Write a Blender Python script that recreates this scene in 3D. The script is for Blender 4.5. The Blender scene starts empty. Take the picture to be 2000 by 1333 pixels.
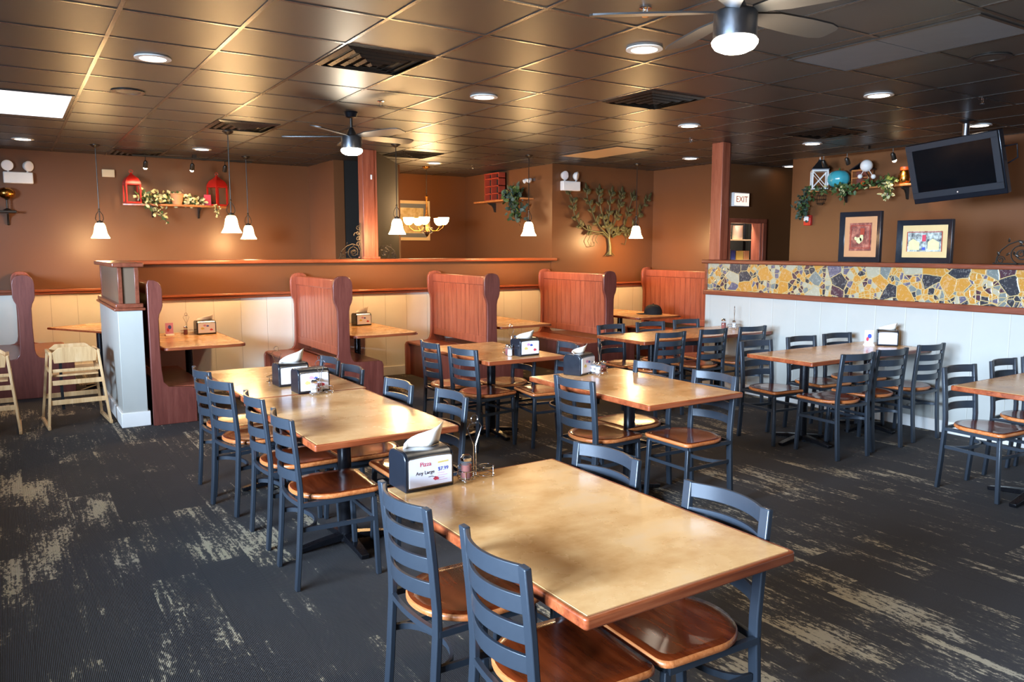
import bpy, bmesh, math, random
from math import pi, sin, cos, radians
from mathutils import Vector, Matrix
random.seed(7)
SC = bpy.context.scene
COL = SC.collection
HC = 2.9            # ceiling height
D = bpy.data

# ------------------------------------------------------------------ helpers
class MB:
    """collects shapes into one mesh"""
    def __init__(s): s.bm = bmesh.new()
    def box(s, x0, y0, z0, x1, y1, z1):
        v = [s.bm.verts.new(p) for p in ((x0,y0,z0),(x1,y0,z0),(x1,y1,z0),(x0,y1,z0),(x0,y0,z1),(x1,y0,z1),(x1,y1,z1),(x0,y1,z1))]
        for f in ((0,3,2,1),(4,5,6,7),(0,1,5,4),(1,2,6,5),(2,3,7,6),(3,0,4,7)): s.bm.faces.new([v[i] for i in f])
        return s
    def obox(s, c, size, rot=None):
        m = Matrix.Translation(Vector(c)) @ (rot.to_4x4() if rot else Matrix.Identity(4))
        hx, hy, hz = [a/2 for a in size]
        v = [s.bm.verts.new(m @ Vector(p)) for p in ((-hx,-hy,-hz),(hx,-hy,-hz),(hx,hy,-hz),(-hx,hy,-hz),(-hx,-hy,hz),(hx,-hy,hz),(hx,hy,hz),(-hx,hy,hz))]
        for f in ((0,3,2,1),(4,5,6,7),(0,1,5,4),(1,2,6,5),(2,3,7,6),(3,0,4,7)): s.bm.faces.new([v[i] for i in f])
        return s
    def bar(s, p, q, w, h, up=(0,0,1)):
        """rectangular bar p->q, w across, h along up"""
        return s.sweep([p, q], w, h, up)
    def sweep(s, path, w, h, up=(0,0,1), taper=None):
        path = [Vector(p) for p in path]; up = Vector(up); rings = []
        n = len(path)
        for i, p in enumerate(path):
            t = (path[min(i+1,n-1)] - path[max(i-1,0)]).normalized()
            side = t.cross(up)
            if side.length < 1e-5: side = t.cross(Vector((0,1,0)))
            side.normalize(); u2 = side.cross(t).normalized()
            k = taper[i] if taper else 1
            rings.append([s.bm.verts.new(p + side*(a*w/2*k) + u2*(b*h/2*k)) for a, b in ((-1,-1),(1,-1),(1,1),(-1,1))])
        for i in range(n-1):
            for j in range(4):
                s.bm.faces.new((rings[i][j], rings[i][(j+1)%4], rings[i+1][(j+1)%4], rings[i+1][j]))
        s.bm.faces.new(rings[0][::-1]); s.bm.faces.new(rings[-1])
        return s
    def tube(s, path, r, seg=8, closed=False, radii=None):
        path = [Vector(p) for p in path]; n = len(path); rings = []; ref = None
        for i, p in enumerate(path):
            if closed: t = path[(i+1)%n] - path[i-1]
            else: t = path[min(i+1,n-1)] - path[max(i-1,0)]
            t.normalize()
            if ref is None: ref = Vector((0,0,1)) if abs(t.z) < .9 else Vector((1,0,0))
            a = (ref - t*ref.dot(t)).normalized(); ref = a; b = t.cross(a)
            rr = radii[i] if radii else r
            rings.append([s.bm.verts.new(p + (a*cos(2*pi*k/seg) + b*sin(2*pi*k/seg))*rr) for k in range(seg)])
        for i in range(n if closed else n-1):
            A, B = rings[i], rings[(i+1)%n]
            for j in range(seg): s.bm.faces.new((A[j], A[(j+1)%seg], B[(j+1)%seg], B[j]))
        if not closed:
            s.bm.faces.new(rings[0][::-1]); s.bm.faces.new(rings[-1])
        return s
    def lathe(s, prof, c=(0,0,0), seg=24, m=None, cap=True):
        c = Vector(c); m = m or Matrix.Identity(3); rings = []
        for r, z in prof:
            if r < 1e-6: rings.append([s.bm.verts.new(c + m @ Vector((0,0,z)))])
            else: rings.append([s.bm.verts.new(c + m @ Vector((r*cos(2*pi*k/seg), r*sin(2*pi*k/seg), z))) for k in range(seg)])
        for A, B in zip(rings, rings[1:]):
            for j in range(seg):
                if len(A) == 1 and len(B) == 1: continue
                if len(A) == 1: s.bm.faces.new((A[0], B[(j+1)%seg], B[j]))
                elif len(B) == 1: s.bm.faces.new((A[j], A[(j+1)%seg], B[0]))
                else: s.bm.faces.new((A[j], A[(j+1)%seg], B[(j+1)%seg], B[j]))
        if not cap: return s
        if len(rings[0]) > 1: s.bm.faces.new(rings[0][::-1])
        if len(rings[-1]) > 1: s.bm.faces.new(rings[-1])
        return s
    def prism(s, pts, a, b, axis='z'):
        """outline extruded from a to b along axis; pts in the other two axes (x,y)/(x,z)/(y,z)"""
        def P(p, h):
            return {'z': (p[0],p[1],h), 'y': (p[0],h,p[1]), 'x': (h,p[0],p[1])}[axis]
        lo = [s.bm.verts.new(P(p, a)) for p in pts]; hi = [s.bm.verts.new(P(p, b)) for p in pts]
        n = len(pts)
        for i in range(n): s.bm.faces.new((lo[i], lo[(i+1)%n], hi[(i+1)%n], hi[i]))
        s.bm.faces.new(lo[::-1]); s.bm.faces.new(hi)
        return s
    def ball(s, c, r, seg=12, sc=(1,1,1)):
        prof = [(r*sin(pi*k/(seg//2+2)), -r*cos(pi*k/(seg//2+2))) for k in range(seg//2+3)]
        prof[0] = (0, -r); prof[-1] = (0, r)
        return s.lathe(prof, c, seg, Matrix.Diagonal(sc))
    def quad(s, a, b, c, d):
        s.bm.faces.new([s.bm.verts.new(p) for p in (a,b,c,d)]); return s
    def leaf(s, p, d, L, W, n=(0,0,1)):
        p = Vector(p); d = Vector(d).normalized(); n = Vector(n); w = d.cross(n)
        if w.length < 1e-4: w = d.cross(Vector((1,0,0)))
        w.normalize(); u = w.cross(d)
        pts = [p, p+d*L*.3+w*W*.5+u*L*.06, p+d*L*.7+w*W*.35+u*L*.03, p+d*L, p+d*L*.7-w*W*.35+u*L*.03, p+d*L*.3-w*W*.5+u*L*.06]
        mid = [p+d*L*.3-u*L*.03, p+d*L*.7-u*L*.03]
        V = [s.bm.verts.new(q) for q in pts]; M = [s.bm.verts.new(q) for q in mid]
        for f in ((V[0],V[1],M[0]),(V[1],V[2],M[1],M[0]),(V[2],V[3],M[1]),(V[3],V[4],M[1]),(V[4],V[5],M[0],M[1]),(V[5],V[0],M[0])): s.bm.faces.new(f)
        return s
    def build(s, name, mat, parent=None, loc=(0,0,0), rotz=0, bevel=0, seg=2, smooth=True, ang=38, rot=None):
        bmesh.ops.recalc_face_normals(s.bm, faces=s.bm.faces[:])
        me = D.meshes.new(name); s.bm.to_mesh(me); s.bm.free()
        if mat is not None:
            for m_ in (mat if isinstance(mat, (list, tuple)) else [mat]): me.materials.append(m_)
        if smooth:
            for p in me.polygons: p.use_smooth = True
            me.set_sharp_from_angle(angle=radians(ang))
        o = D.objects.new(name, me); COL.objects.link(o)
        o.location = loc; o.rotation_euler = rot if rot else (0, 0, rotz)
        if parent: o.parent = parent
        if bevel:
            b = o.modifiers.new('bevel', 'BEVEL'); b.width = bevel; b.segments = seg; b.limit_method = 'ANGLE'; b.angle_limit = radians(40)
            b.harden_normals = False
        return o

def tag(o, label, cat, group=None):
    o['label'] = label; o['category'] = cat
    if group: o['group'] = group
    return o
def thing(name, label, cat, loc=(0,0,0), rotz=0, group=None):
    o = D.objects.new(name, None); COL.objects.link(o); o.empty_display_size = .1
    o.location = loc; o.rotation_euler = (0,0,rotz)
    return tag(o, label, cat, group)
def struct(o): o['kind'] = 'structure'; return o
def dup(root, label, loc, rotz=0, group=None):
    r = root.copy(); COL.objects.link(r); r.location = loc; r.rotation_euler = (0,0,rotz)
    r['label'] = label
    if group: r['group'] = group
    def kids(src, dst):
        for ch in [c for c in D.objects if c.parent == src]:
            c = ch.copy(); COL.objects.link(c); c.parent = dst; kids(ch, c)
    kids(root, r)
    return r
def text(s, size, mat, parent, loc, rot, name='lettering', depth=.001, align='CENTER'):
    cu = D.curves.new('t', 'FONT'); cu.body = s; cu.size = size; cu.align_x = align; cu.align_y = 'CENTER'; cu.extrude = depth
    ob = D.objects.new('t', cu); COL.objects.link(ob)
    dg = bpy.context.evaluated_depsgraph_get(); me = D.meshes.new_from_object(ob.evaluated_get(dg))
    D.objects.remove(ob); D.curves.remove(cu)
    o = D.objects.new(name, me); COL.objects.link(o); me.materials.clear(); me.materials.append(mat)
    o.parent = parent; o.location = loc; o.rotation_euler = rot
    return o

# ------------------------------------------------------------------ materials
def lin(r, g, b):
    f = lambda c: (c/255/12.92) if c/255 <= .04045 else ((c/255+.055)/1.055)**2.4
    return (f(r), f(g), f(b), 1)
class NT:
    def __init__(s, name):
        s.m = D.materials.new(name); s.m.use_nodes = True; s.t = s.m.node_tree; s.b = s.t.nodes['Principled BSDF']
    def n(s, typ, props=None, **inp):
        x = s.t.nodes.new(typ)
        for k, v in (props or {}).items(): setattr(x, k, v)
        for k, v in inp.items():
            key = int(k[1:]) if k[0] == '_' and k[1:].isdigit() else k.replace('_', ' ')
            s.set(x, key, v)
        return x
    def set(s, x, key, v):
        if isinstance(v, bpy.types.NodeSocket): s.t.links.new(v, x.inputs[key])
        elif isinstance(v, bpy.types.Node): s.t.links.new(v.outputs[0], x.inputs[key])
        else: x.inputs[key].default_value = v
    def math(s, op, a, b=None, clamp=False):
        x = s.n('ShaderNodeMath', {'operation': op, 'use_clamp': clamp}); s.set(x, 0, a)
        if b is not None: s.set(x, 1, b)
        return x.outputs[0]
    def mix(s, f, a, b, blend='MIX'):
        x = s.n('ShaderNodeMix', {'data_type': 'RGBA', 'blend_type': blend}); s.set(x, 0, f); s.set(x, 6, a); s.set(x, 7, b)
        return x.outputs[2]
    def pos(s): return s.n('ShaderNodeNewGeometry').outputs['Position']
    def obj(s): return s.n('ShaderNodeTexCoord').outputs['Object']
    def scaled(s, v, sc, off=(0,0,0)):
        return s.n('ShaderNodeMapping', Vector=v, Scale=sc, Location=off).outputs[0]
    def noise(s, v, scale, detail=4, rough=.5, **k):
        return s.n('ShaderNodeTexNoise', Vector=v, Scale=scale, Detail=detail, Roughness=rough, **k)
    def ramp(s, f, stops, interp='LINEAR'):
        x = s.n('ShaderNodeValToRGB'); s.set(x, 0, f); cr = x.color_ramp; cr.interpolation = interp
        while len(cr.elements) < len(stops): cr.elements.new(.5)
        for e, (p, c) in zip(cr.elements, stops): e.position = p; e.color = c if len(c) == 4 else (*c, 1)
        return x.outputs[0]
    def out(s, color=None, rough=None, metal=None, spec=None, coat=None, coatr=None, bump=None, bs=.3, bd=.002, **k):
        b = s.b
        if color is not None: s.set(b, 'Base Color', color)
        if rough is not None: s.set(b, 'Roughness', rough)
        if metal is not None: s.set(b, 'Metallic', metal)
        if spec is not None: s.set(b, 'Specular IOR Level', spec)
        if coat is not None: s.set(b, 'Coat Weight', coat)
        if coatr is not None: s.set(b, 'Coat Roughness', coatr)
        if bump is not None:
            bn = s.n('ShaderNodeBump', Strength=bs, Distance=bd, Height=bump); s.set(b, 'Normal', bn)
        return s.m
def plain(name, c, rough=.5, metal=0, spec=.5, vary=.08, scale=8, coat=0, bump=0):
    t = NT(name); p = t.obj(); nz = t.noise(p, scale, 5, .6)
    dark = tuple(x*(1-vary*2) for x in c[:3]) + (1,); lite = tuple(min(1, x*(1+vary)) for x in c[:3]) + (1,)
    col = t.mix(nz.outputs[0], dark, lite)
    r = t.n('ShaderNodeMapRange', Value=t.noise(p, scale*3, 3).outputs[0]); r.inputs[3].default_value = max(0, rough-.05); r.inputs[4].default_value = min(1, rough+.07)
    return t.out(col, r, metal, spec, coat, .1, bump=nz.outputs[0] if bump else None, bs=bump)
def wood(name, dark, mid, lite, axis='y', rough=.35, sc=1.0, coat=.3, wear=0):
    t = NT(name); p = t.obj()
    k = {'x': (1.2, 14, 14), 'y': (14, 1.2, 14), 'z': (14, 14, 1.2)}[axis]
    v = t.scaled(p, tuple(a*sc for a in k))
    n1 = t.noise(v, 1.6, 6, .65, Distortion=.6); n2 = t.noise(v, 9, 4, .6)
    f = t.math('ADD', t.math('MULTIPLY', n1.outputs[0], .75), t.math('MULTIPLY', n2.outputs[0], .25))
    col = t.ramp(f, [(.3, dark), (.5, mid), (.72, lite)])
    if wear:
        w = t.math('GREATER_THAN', t.noise(p, 35, 6, .75).outputs[0], 1-wear)
        col = t.mix(w, col, lin(225,190,150))
    rr = t.n('ShaderNodeMapRange', Value=n2.outputs[0]); rr.inputs[3].default_value = rough-.06; rr.inputs[4].default_value = rough+.1
    return t.out(col, rr, 0, .5, coat, .15, bump=f, bs=.15, bd=.001)
def emit(name, c, strength, base=(.8,.8,.8,1)):
    t = NT(name); t.out(base, .5); t.set(t.b, 'Emission Color', c); t.set(t.b, 'Emission Strength', strength)
    return t.m

M = {}
def carpet():
    t = NT('carpet'); p = t.pos(); sp = t.n('ShaderNodeSeparateXYZ', Vector=p); x, y = sp.outputs[0], sp.outputs[1]
    cx = t.math('FLOOR', t.math('DIVIDE', x, .25)); wn = t.n('ShaderNodeTexWhiteNoise', {'noise_dimensions': '1D'}, W=cx)
    yo = t.math('ADD', y, wn.outputs[0]); cy = t.math('FLOOR', t.math('DIVIDE', yo, 1.0))
    cell = t.n('ShaderNodeCombineXYZ', X=cx, Y=cy); wc = t.n('ShaderNodeTexWhiteNoise', {'noise_dimensions': '2D'}, Vector=cell)
    off = t.n('ShaderNodeVectorMath', {'operation': 'SCALE'}, _0=wc.outputs[1]); off.inputs['Scale'].default_value = 31
    v = t.n('ShaderNodeVectorMath', {'operation': 'ADD'}, _0=p, _1=off.outputs[0]).outputs[0]
    big = t.noise(t.scaled(v, (5.0, 1.7, 1)), 1, 3, .55).outputs[0]
    fine = t.noise(t.scaled(v, (70, 26, 1)), 1, 5, .75).outputs[0]
    lines = t.noise(t.scaled(v, (38, 1.4, 1)), 1, 3, .6).outputs[0]
    dens = t.math('ADD', t.math('ADD', big, t.math('MULTIPLY', t.math('SUBTRACT', fine, .5), .95)), t.math('MULTIPLY', t.math('SUBTRACT', lines, .5), .6))
    thr = t.n('ShaderNodeMapRange', Value=wc.outputs[0]); thr.inputs[3].default_value = .57; thr.inputs[4].default_value = .82
    mask = t.n('ShaderNodeMapRange', {'interpolation_type': 'SMOOTHSTEP'}, Value=t.math('SUBTRACT', dens, thr.outputs[0])); mask.inputs[1].default_value = -.02; mask.inputs[2].default_value = .045
    faint = t.n('ShaderNodeMapRange', Value=t.math('SUBTRACT', dens, thr.outputs[0])); faint.inputs[1].default_value = -.14; faint.inputs[2].default_value = .0; faint.inputs[4].default_value = .10
    hue = t.mix(t.noise(v, 1.3, 2).outputs[0], (.58,.45,.25,1), (.52,.46,.37,1))
    base = t.mix(t.noise(p, 260, 2).outputs[0], (.038,.034,.034,1), (.080,.072,.070,1))
    rib = t.math('SINE', t.math('MULTIPLY', x, 2*pi/.0062)); rib01 = t.math('ADD', t.math('MULTIPLY', rib, .5), .5)
    col = t.mix(faint.outputs[0], base, hue)
    col = t.mix(mask.outputs[0], col, hue)
    col = t.mix(t.math('MULTIPLY', t.math('SUBTRACT', 1, rib01), .6), col, (.008,.008,.010,1))
    ex = t.math('ABSOLUTE', t.math('SUBTRACT', t.math('FRACT', t.math('DIVIDE', x, .25)), .5)); seam = t.math('GREATER_THAN', ex, .493)
    col = t.mix(t.math('MULTIPLY', seam, .25), col, (.008,.008,.01,1))
    h = t.math('ADD', rib01, t.math('MULTIPLY', fine, .6))
    return t.out(col, .92, 0, .25, bump=h, bs=.9, bd=.0022)
M['carpet'] = carpet()

def wainscot(axis, ca, cb):
    t = NT('painted_wainscot_' + axis); p = t.pos(); sp = t.n('ShaderNodeSeparateXYZ', Vector=p); u = sp.outputs[0 if axis == 'x' else 1]
    fr = t.math('ABSOLUTE', t.math('SUBTRACT', t.math('FRACT', t.math('DIVIDE', u, .305)), .5))
    g = t.math('LESS_THAN', fr, .013); g2 = t.n('ShaderNodeMapRange', {'interpolation_type': 'SMOOTHSTEP'}, Value=fr); g2.inputs[2].default_value = .02
    nz = t.noise(p, 3, 5, .6).outputs[0]
    col = t.mix(nz, ca, cb)
    sc = t.math('GREATER_THAN', t.noise(t.scaled(p, (6,6,1.2)), 4, 6, .7).outputs[0], .72)
    col = t.mix(t.math('MULTIPLY', sc, .22), col, lin(120,118,116))
    col = t.mix(t.math('MULTIPLY', g, .35), col, lin(170,165,150))
    return t.out(col, .42, 0, .45, bump=g2.outputs[0], bs=.6, bd=.004)
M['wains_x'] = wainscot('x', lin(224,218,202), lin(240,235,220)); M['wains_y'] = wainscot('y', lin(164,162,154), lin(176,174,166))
def wallpaint(name, a, b, r=.38):
    t = NT(name); p = t.pos(); nz = t.noise(p, 1.4, 4, .55).outputs[0]; col = t.mix(nz, a, b)
    return t.out(col, r, 0, .45, bump=t.noise(p, 160, 3).outputs[0], bs=.12, bd=.001)
M['brown'] = wallpaint('brown_wall_paint', lin(101,62,35), lin(109,68,39))
M['brown_dim'] = wallpaint('umber_panel_paint', lin(104,84,66), lin(112,92,74))
M['black_wall'] = wallpaint('black_wall_paint', lin(22,21,17), lin(30,26,21), .7)
M['olive_wall'] = wallpaint('dark_olive_paint', lin(40,34,24), lin(48,40,28), .8)
def ceilmat(name, a, b, r):
    t = NT(name); p = t.pos(); col = t.mix(t.noise(p, 2.2, 4).outputs[0], a, b)
    return t.out(col, r, 0, 1.0, bump=t.noise(p, 220, 4, .7).outputs[0], bs=.25, bd=.0012)
M['tile'] = ceilmat('ceiling_tile', lin(42,40,38), lin(48,45,43), .40)
M['tbar'] = ceilmat('ceiling_tee', lin(48,45,42), lin(54,50,46), .27)
def tabletop():
    t = NT('laminate_top'); p = t.pos(); a = t.noise(p, 2.6, 6, .6).outputs[0]; b = t.noise(t.scaled(p, (2, 4, 1)), 2.2, 5, .6).outputs[0]; c = t.noise(p, 26, 5, .7).outputs[0]
    f = t.math('ADD', t.math('ADD', t.math('MULTIPLY', a, .55), t.math('MULTIPLY', b, .35)), t.math('MULTIPLY', c, .1))
    col = t.ramp(f, [(.36, lin(178,124,68)), (.46, lin(210,156,98)), (.55, lin(226,176,118)), (.68, lin(224,182,136))])
    r = t.n('ShaderNodeMapRange', Value=a); r.inputs[3].default_value = .22; r.inputs[4].default_value = .32
    return t.out(col, r, 0, .5, .25, .12)
M['laminate'] = tabletop()
M['edge'] = wood('oiled_wood_edge', lin(92,36,16), lin(136,64,32), lin(166,92,54), 'x', .34, 1, .3, .27)
M['cherry'] = wood('cherry_stained_wood', lin(108,50,34), lin(140,72,50), lin(160,92,68), 'z', .36, 1, .25, .2)
M['cherry_dark'] = wood('dark_cherry_wood', lin(84,38,30), lin(104,50,40), lin(122,66,54), 'z', .4, 1, .2, .2)
M['cherry_x'] = wood('cherry_rail_wood', lin(108,50,24), lin(142,72,38), lin(164,92,54), 'x', .3, 1, .4)
M['cherry_y'] = wood('cherry_rail_wood_b', lin(86,40,24), lin(116,58,38), lin(138,76,52), 'y', .32, 1, .3)
M['post'] = wood('stained_post_wood', lin(116,54,34), lin(146,76,52), lin(166,96,70), 'z', .4, 1, .2)
M['natural'] = wood('natural_birch', lin(176,132,84), lin(206,164,114), lin(224,188,142), 'z', .45, 1, .1)
M['shelfwood'] = wood('shelf_pine', lin(134,74,32), lin(172,104,52), lin(196,130,76), 'y', .4)
def seatwood():
    t = NT('seat_wood'); p = t.obj(); v = t.scaled(p, (3, 22, 22)); n1 = t.noise(v, 1.4, 6, .6).outputs[0]
    col = t.ramp(n1, [(.3, lin(78,26,8)), (.55, lin(112,44,16)), (.75, lin(132,58,26))])
    sc = t.math('GREATER_THAN', t.noise(t.scaled(p, (30, 90, 30)), 1, 5, .75).outputs[0], .73)
    col = t.mix(t.math('MULTIPLY', sc, .5), col, lin(216,160,110))
    return t.out(col, .24, 0, .5, .5, .08, bump=n1, bs=.05, bd=.001)
M['seat'] = seatwood()
M['seat_edge'] = wood('seat_ply_edge', lin(150,74,28), lin(190,108,56), lin(214,146,92), 'x', .4, 2, .2, .33)
M['chair'] = plain('slate_powder_coat', lin(46,52,60), .34, .1, .5, .06, 30)
M['iron'] = plain('black_iron', lin(22,22,26), .28, .4, .5, .1, 20)
M['dark_metal'] = plain('bronze_metal', lin(62,56,50), .35, .7, .5, .1, 20)
M['chrome'] = plain('chrome_wire', lin(225,225,228), .08, 1, .5, .02, 20)
M['steel'] = plain('brushed_steel', lin(150,152,158), .3, 1, .5, .05, 20)
M['black'] = plain('black_plastic', lin(24,27,34), .22, 0, .5, .08, 10)
M['black_matte'] = plain('black_cloth', lin(20,19,20), .85, 0, .3, .15, 40)
M['gunmetal'] = plain('tv_bezel', lin(40,43,49), .4, 0, .5, .05, 10)
M['screen'] = plain('tv_screen', lin(12,13,16), .12, 0, .5, .03, 5)
M['white'] = plain('white_plastic', lin(232,228,222), .4, 0, .5, .03, 10)
M['paper'] = plain('napkin_paper', lin(232,220,204), .8, 0, .3, .04, 30)
M['card'] = plain('printed_card', lin(232,232,240), .3, 0, .5, .02, 20)
M['red'] = plain('red_paint', lin(196,36,24), .35, 0, .5, .08, 10)
M['mat_red'] = plain('brick_red_wood', lin(160,58,36), .5)
M['red_ink'] = plain('red_ink', lin(196,60,80), .5)
M['blue_ink'] = plain('blue_ink', lin(60,80,170), .5)
M['yellow_ink'] = plain('yellow_ink', lin(224,200,110), .5)
M['pink_ink'] = plain('pink_ink', lin(214,150,190), .5)
M['dark_ink'] = plain('dark_ink', lin(40,38,50), .5)
M['teal'] = plain('teal_glaze', lin(70,168,178), .15, 0, .6, .05, 4, .6)
M['orange'] = plain('orange_skin', lin(214,84,28), .4, 0, .5, .08, 10)
M['green'] = plain('ivy_leaf', lin(70,92,46), .5, 0, .4, .3, 14)
M['bluegreen'] = plain('eucalyptus_leaf', lin(66,86,74), .5, 0, .4, .25, 14)
M['cream'] = plain('cream_petal', lin(214,206,150), .6, 0, .4, .15, 30)
M['verdigris'] = plain('verdigris_metal', lin(86,84,52), .5, .3, .5, .2, 30)
M['grille'] = plain('vent_black', lin(44,36,30), .28, .2, .5, .1, 20)
M['pepper'] = plain('red_pepper_flakes', lin(140,52,28), .8, 0, .3, .3, 220)
M['salt'] = plain('white_salt', lin(230,232,236), .7, 0, .3, .05, 60)
M['mat_orange'] = plain('picture_mat_orange', lin(196,138,92), .6)
M['mat_cream'] = plain('picture_mat_cream', lin(206,176,122), .6)
M['dimpanel'] = plain('grey_lens', lin(112,116,124), .5, 0, .5, .05, 3)
M['cream_lens'] = plain('cream_lens', lin(216,190,150), .5, 0, .4, .02, 3)
M['gold'] = plain('gold_metal', lin(190,130,60), .25, 1, .5, .1, 10)
M['fabric_brown'] = plain('brown_vinyl', lin(88,52,34), .35, 0, .5, .08, 12)
def glass():
    t = NT('clear_glass'); t.out((.35,.37,.38,1), .03); t.set(t.b, 'Alpha', .14); return t.m
M['glass'] = glass()
M['bulb'] = emit('bell_shade_glow', (1,.66,.30,1), 26, (.9,.85,.7,1))
M['chand'] = emit('chandelier_glow', (1,.62,.26,1), 16, (.9,.85,.7,1))
M['fanlight'] = emit('fan_globe_glow', (1,.88,.66,1), 22)
M['canlight'] = emit('downlight_glow', (1,.86,.68,1), 9)
M['spotbulb'] = emit('track_bulb_glow', (1,.72,.42,1), 30)
M['troffer'] = emit('troffer_lens', (.93,.93,1,1), 1.05)
M['exitglow'] = emit('exit_face', (1,.70,.52,1), .8)
def mosaic():
    t = NT('broken_stone_mosaic'); p = t.pos(); sp = t.n('ShaderNodeSeparateXYZ', Vector=p)
    v = t.n('ShaderNodeCombineXYZ', X=sp.outputs[1], Y=sp.outputs[2], Z=0.0).outputs[0]
    wv = t.n('ShaderNodeVectorMath', {'operation': 'ADD'}, _0=v, _1=t.scaled(t.noise(t.scaled(v, (1,1,1)), 7, 2).outputs[1], (.035,.035,0))).outputs[0]
    def vor(scale, feat): return t.n('ShaderNodeTexVoronoi', {'feature': feat, 'voronoi_dimensions': '2D'}, Vector=wv, Scale=scale, Randomness=1.0)
    A, Ae = vor(7.5, 'F1'), vor(7.5, 'DISTANCE_TO_EDGE'); B, Be = vor(19, 'F1'), vor(19, 'DISTANCE_TO_EDGE')
    ida = t.n('ShaderNodeSeparateColor', Color=A.outputs['Color']); idb = t.n('ShaderNodeSeparateColor', Color=B.outputs['Color'])
    big = t.math('LESS_THAN', ida.outputs[1], .45)
    def pal(f): return t.ramp(f, [(0, lin(172,122,52)), (.31, lin(50,50,54)), (.47, lin(108,112,106)), (.61, lin(72,48,54)), (.71, lin(158,150,126)), (.88, lin(90,84,98))], 'CONSTANT')
    id_ = t.n('ShaderNodeMix', {'data_type': 'FLOAT'}, Factor=big, A=idb.outputs[0], B=ida.outputs[0]).outputs[0]
    ed = t.n('ShaderNodeMix', {'data_type': 'FLOAT'}, Factor=big, A=t.math('MINIMUM', t.math('DIVIDE', Be.outputs[0], 2.5), Ae.outputs[0]), B=Ae.outputs[0]).outputs[0]
    marb = t.noise(p, 45, 6, .7).outputs[0]
    col = t.mix(t.math('MULTIPLY', t.math('GREATER_THAN', marb, .56), .16), pal(id_), lin(214,206,190))
    gm = t.math('LESS_THAN', ed, .026)
    col = t.mix(gm, col, lin(172,148,98))
    rr = t.math('ADD', t.math('MULTIPLY', gm, .5), .16)
    h = t.n('ShaderNodeMapRange', Value=ed); h.inputs[2].default_value = .06
    return t.out(col, rr, 0, .5, bump=t.math('ADD', h.outputs[0], t.math('MULTIPLY', marb, .25)), bs=.5, bd=.004)
M['mosaic'] = mosaic()

# ------------------------------------------------------------------ the room
XL, XR, YN, YF = -2.3, 11.2, -3.2, 12.0
b = MB().box(XL-.2, YN-.2, -.1, XR+.2, YF+.5, 0); struct(b.build('floor', M['carpet'], smooth=False))
b = MB().box(XL-.2, YN-.2, HC, XR+.2, YF+.5, HC+.1); struct(b.build('ceiling', M['tile'], smooth=False))
b = MB(); gx = .58 - .62*4
while gx < XR: b.box(gx-.012, YN, HC-.004, gx+.012, YF, HC+.001); gx += .62
gy = 4.05 - .612*11
while gy < YF: b.box(XL, gy-.012, HC-.0036, XR, gy+.012, HC+.001); gy += .612
struct(b.build('trim_1', M['tbar'], smooth=False))
SILL = 1.2
# window wall on the left, out of frame
b = MB(); x0, x1 = XL-.15, XL
b.box(x0, YN, 0, x1, YF+.3, SILL).box(x0, YN, 2.45, x1, YF+.3, HC)
WY = [(-2.9,-1.3),(-1.1,.5),(.7,2.3),(2.5,4.1),(4.3,5.9),(6.1,7.7)]
e = YN
for a, c in WY: b.box(x0, e, SILL, x1, a, 2.45); e = c
b.box(x0, e, SILL, x1, YF+.3, 2.45)
struct(b.build('wall_left', M['brown'], smooth=False))
for i, (a, c) in enumerate(WY):
    b = MB(); x = XL-.08
    b.box(x-.03, a, SILL, x+.03, a+.04, 2.45).box(x-.03, c-.04, SILL, x+.03, c, 2.45).box(x-.03, a+.04, SILL, x+.03, c-.04, SILL+.04).box(x-.03, a+.04, 2.41, x+.03, c-.04, 2.45).box(x-.02, (a+c)/2-.015, SILL+.04, x+.02, (a+c)/2+.015, 2.41)
    struct(b.build('window_%d' % (i+1), M['white'], smooth=False))
b = MB().box(XL, YN-.15, 0, XR, YN, HC); struct(b.build('wall_near', M['brown'], smooth=False))
# back wall of the left room and the jog that closes it
b = MB().box(XL, 11.8, 1.12, 3.95, 11.95, HC); struct(b.build('wall_back_left', M['brown'], smooth=False))
b = MB().box(XL, 11.78, 0, 3.95, 11.95, 1.10); struct(b.build('wall_back_left_wainscot', M['wains_x'], smooth=False))
b = MB().box(XL, 11.74, 1.07, 3.95, 11.8, 1.10).box(XL, 11.72, 1.10, 3.95, 11.8, 1.135); struct(b.build('trim_2', M['cherry_x'], bevel=.006))
b = MB().box(XL, 11.75, 0, 3.95, 11.78, .13); struct(b.build('baseboard_left', M['white'], bevel=.004))
b = MB().box(3.95, 10.72, 0, 4.10, 12.15, HC); struct(b.build('wall_jog', M['brown'], smooth=False))
b = MB().box(4.10, 10.73, 0, 4.88, 10.88, HC); struct(b.build('wall_recess', M['black_wall'], smooth=False))
b = MB().prism([(4.02,9.62),(4.10,9.55),(4.94,10.73),(4.88,10.78)], 0, HC); struct(b.build('wall_angled', M['olive_wall'], smooth=False))
b = MB().box(4.88, 10.80, 0, 5.0, 12.15, HC).box(4.1, 12.0, 0, 6.95, 12.15, HC).box(6.8, 9.56, 0, 6.95, 12.0, HC)
struct(b.build('wall_alcove', M['brown'], smooth=False))
# wall with the metal tree, and its turn
b = MB().box(6.8, 9.42, 1.12, 8.8, 9.56, HC).box(6.8, 9.42, 0, 8.8, 9.56, 1.12); struct(b.build('wall_back_right', M['brown'], smooth=False))
b = MB().box(8.8, 8.16, 0, 8.95, 9.56, HC); struct(b.build('wall_side_right', M['brown'], smooth=False))
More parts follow.
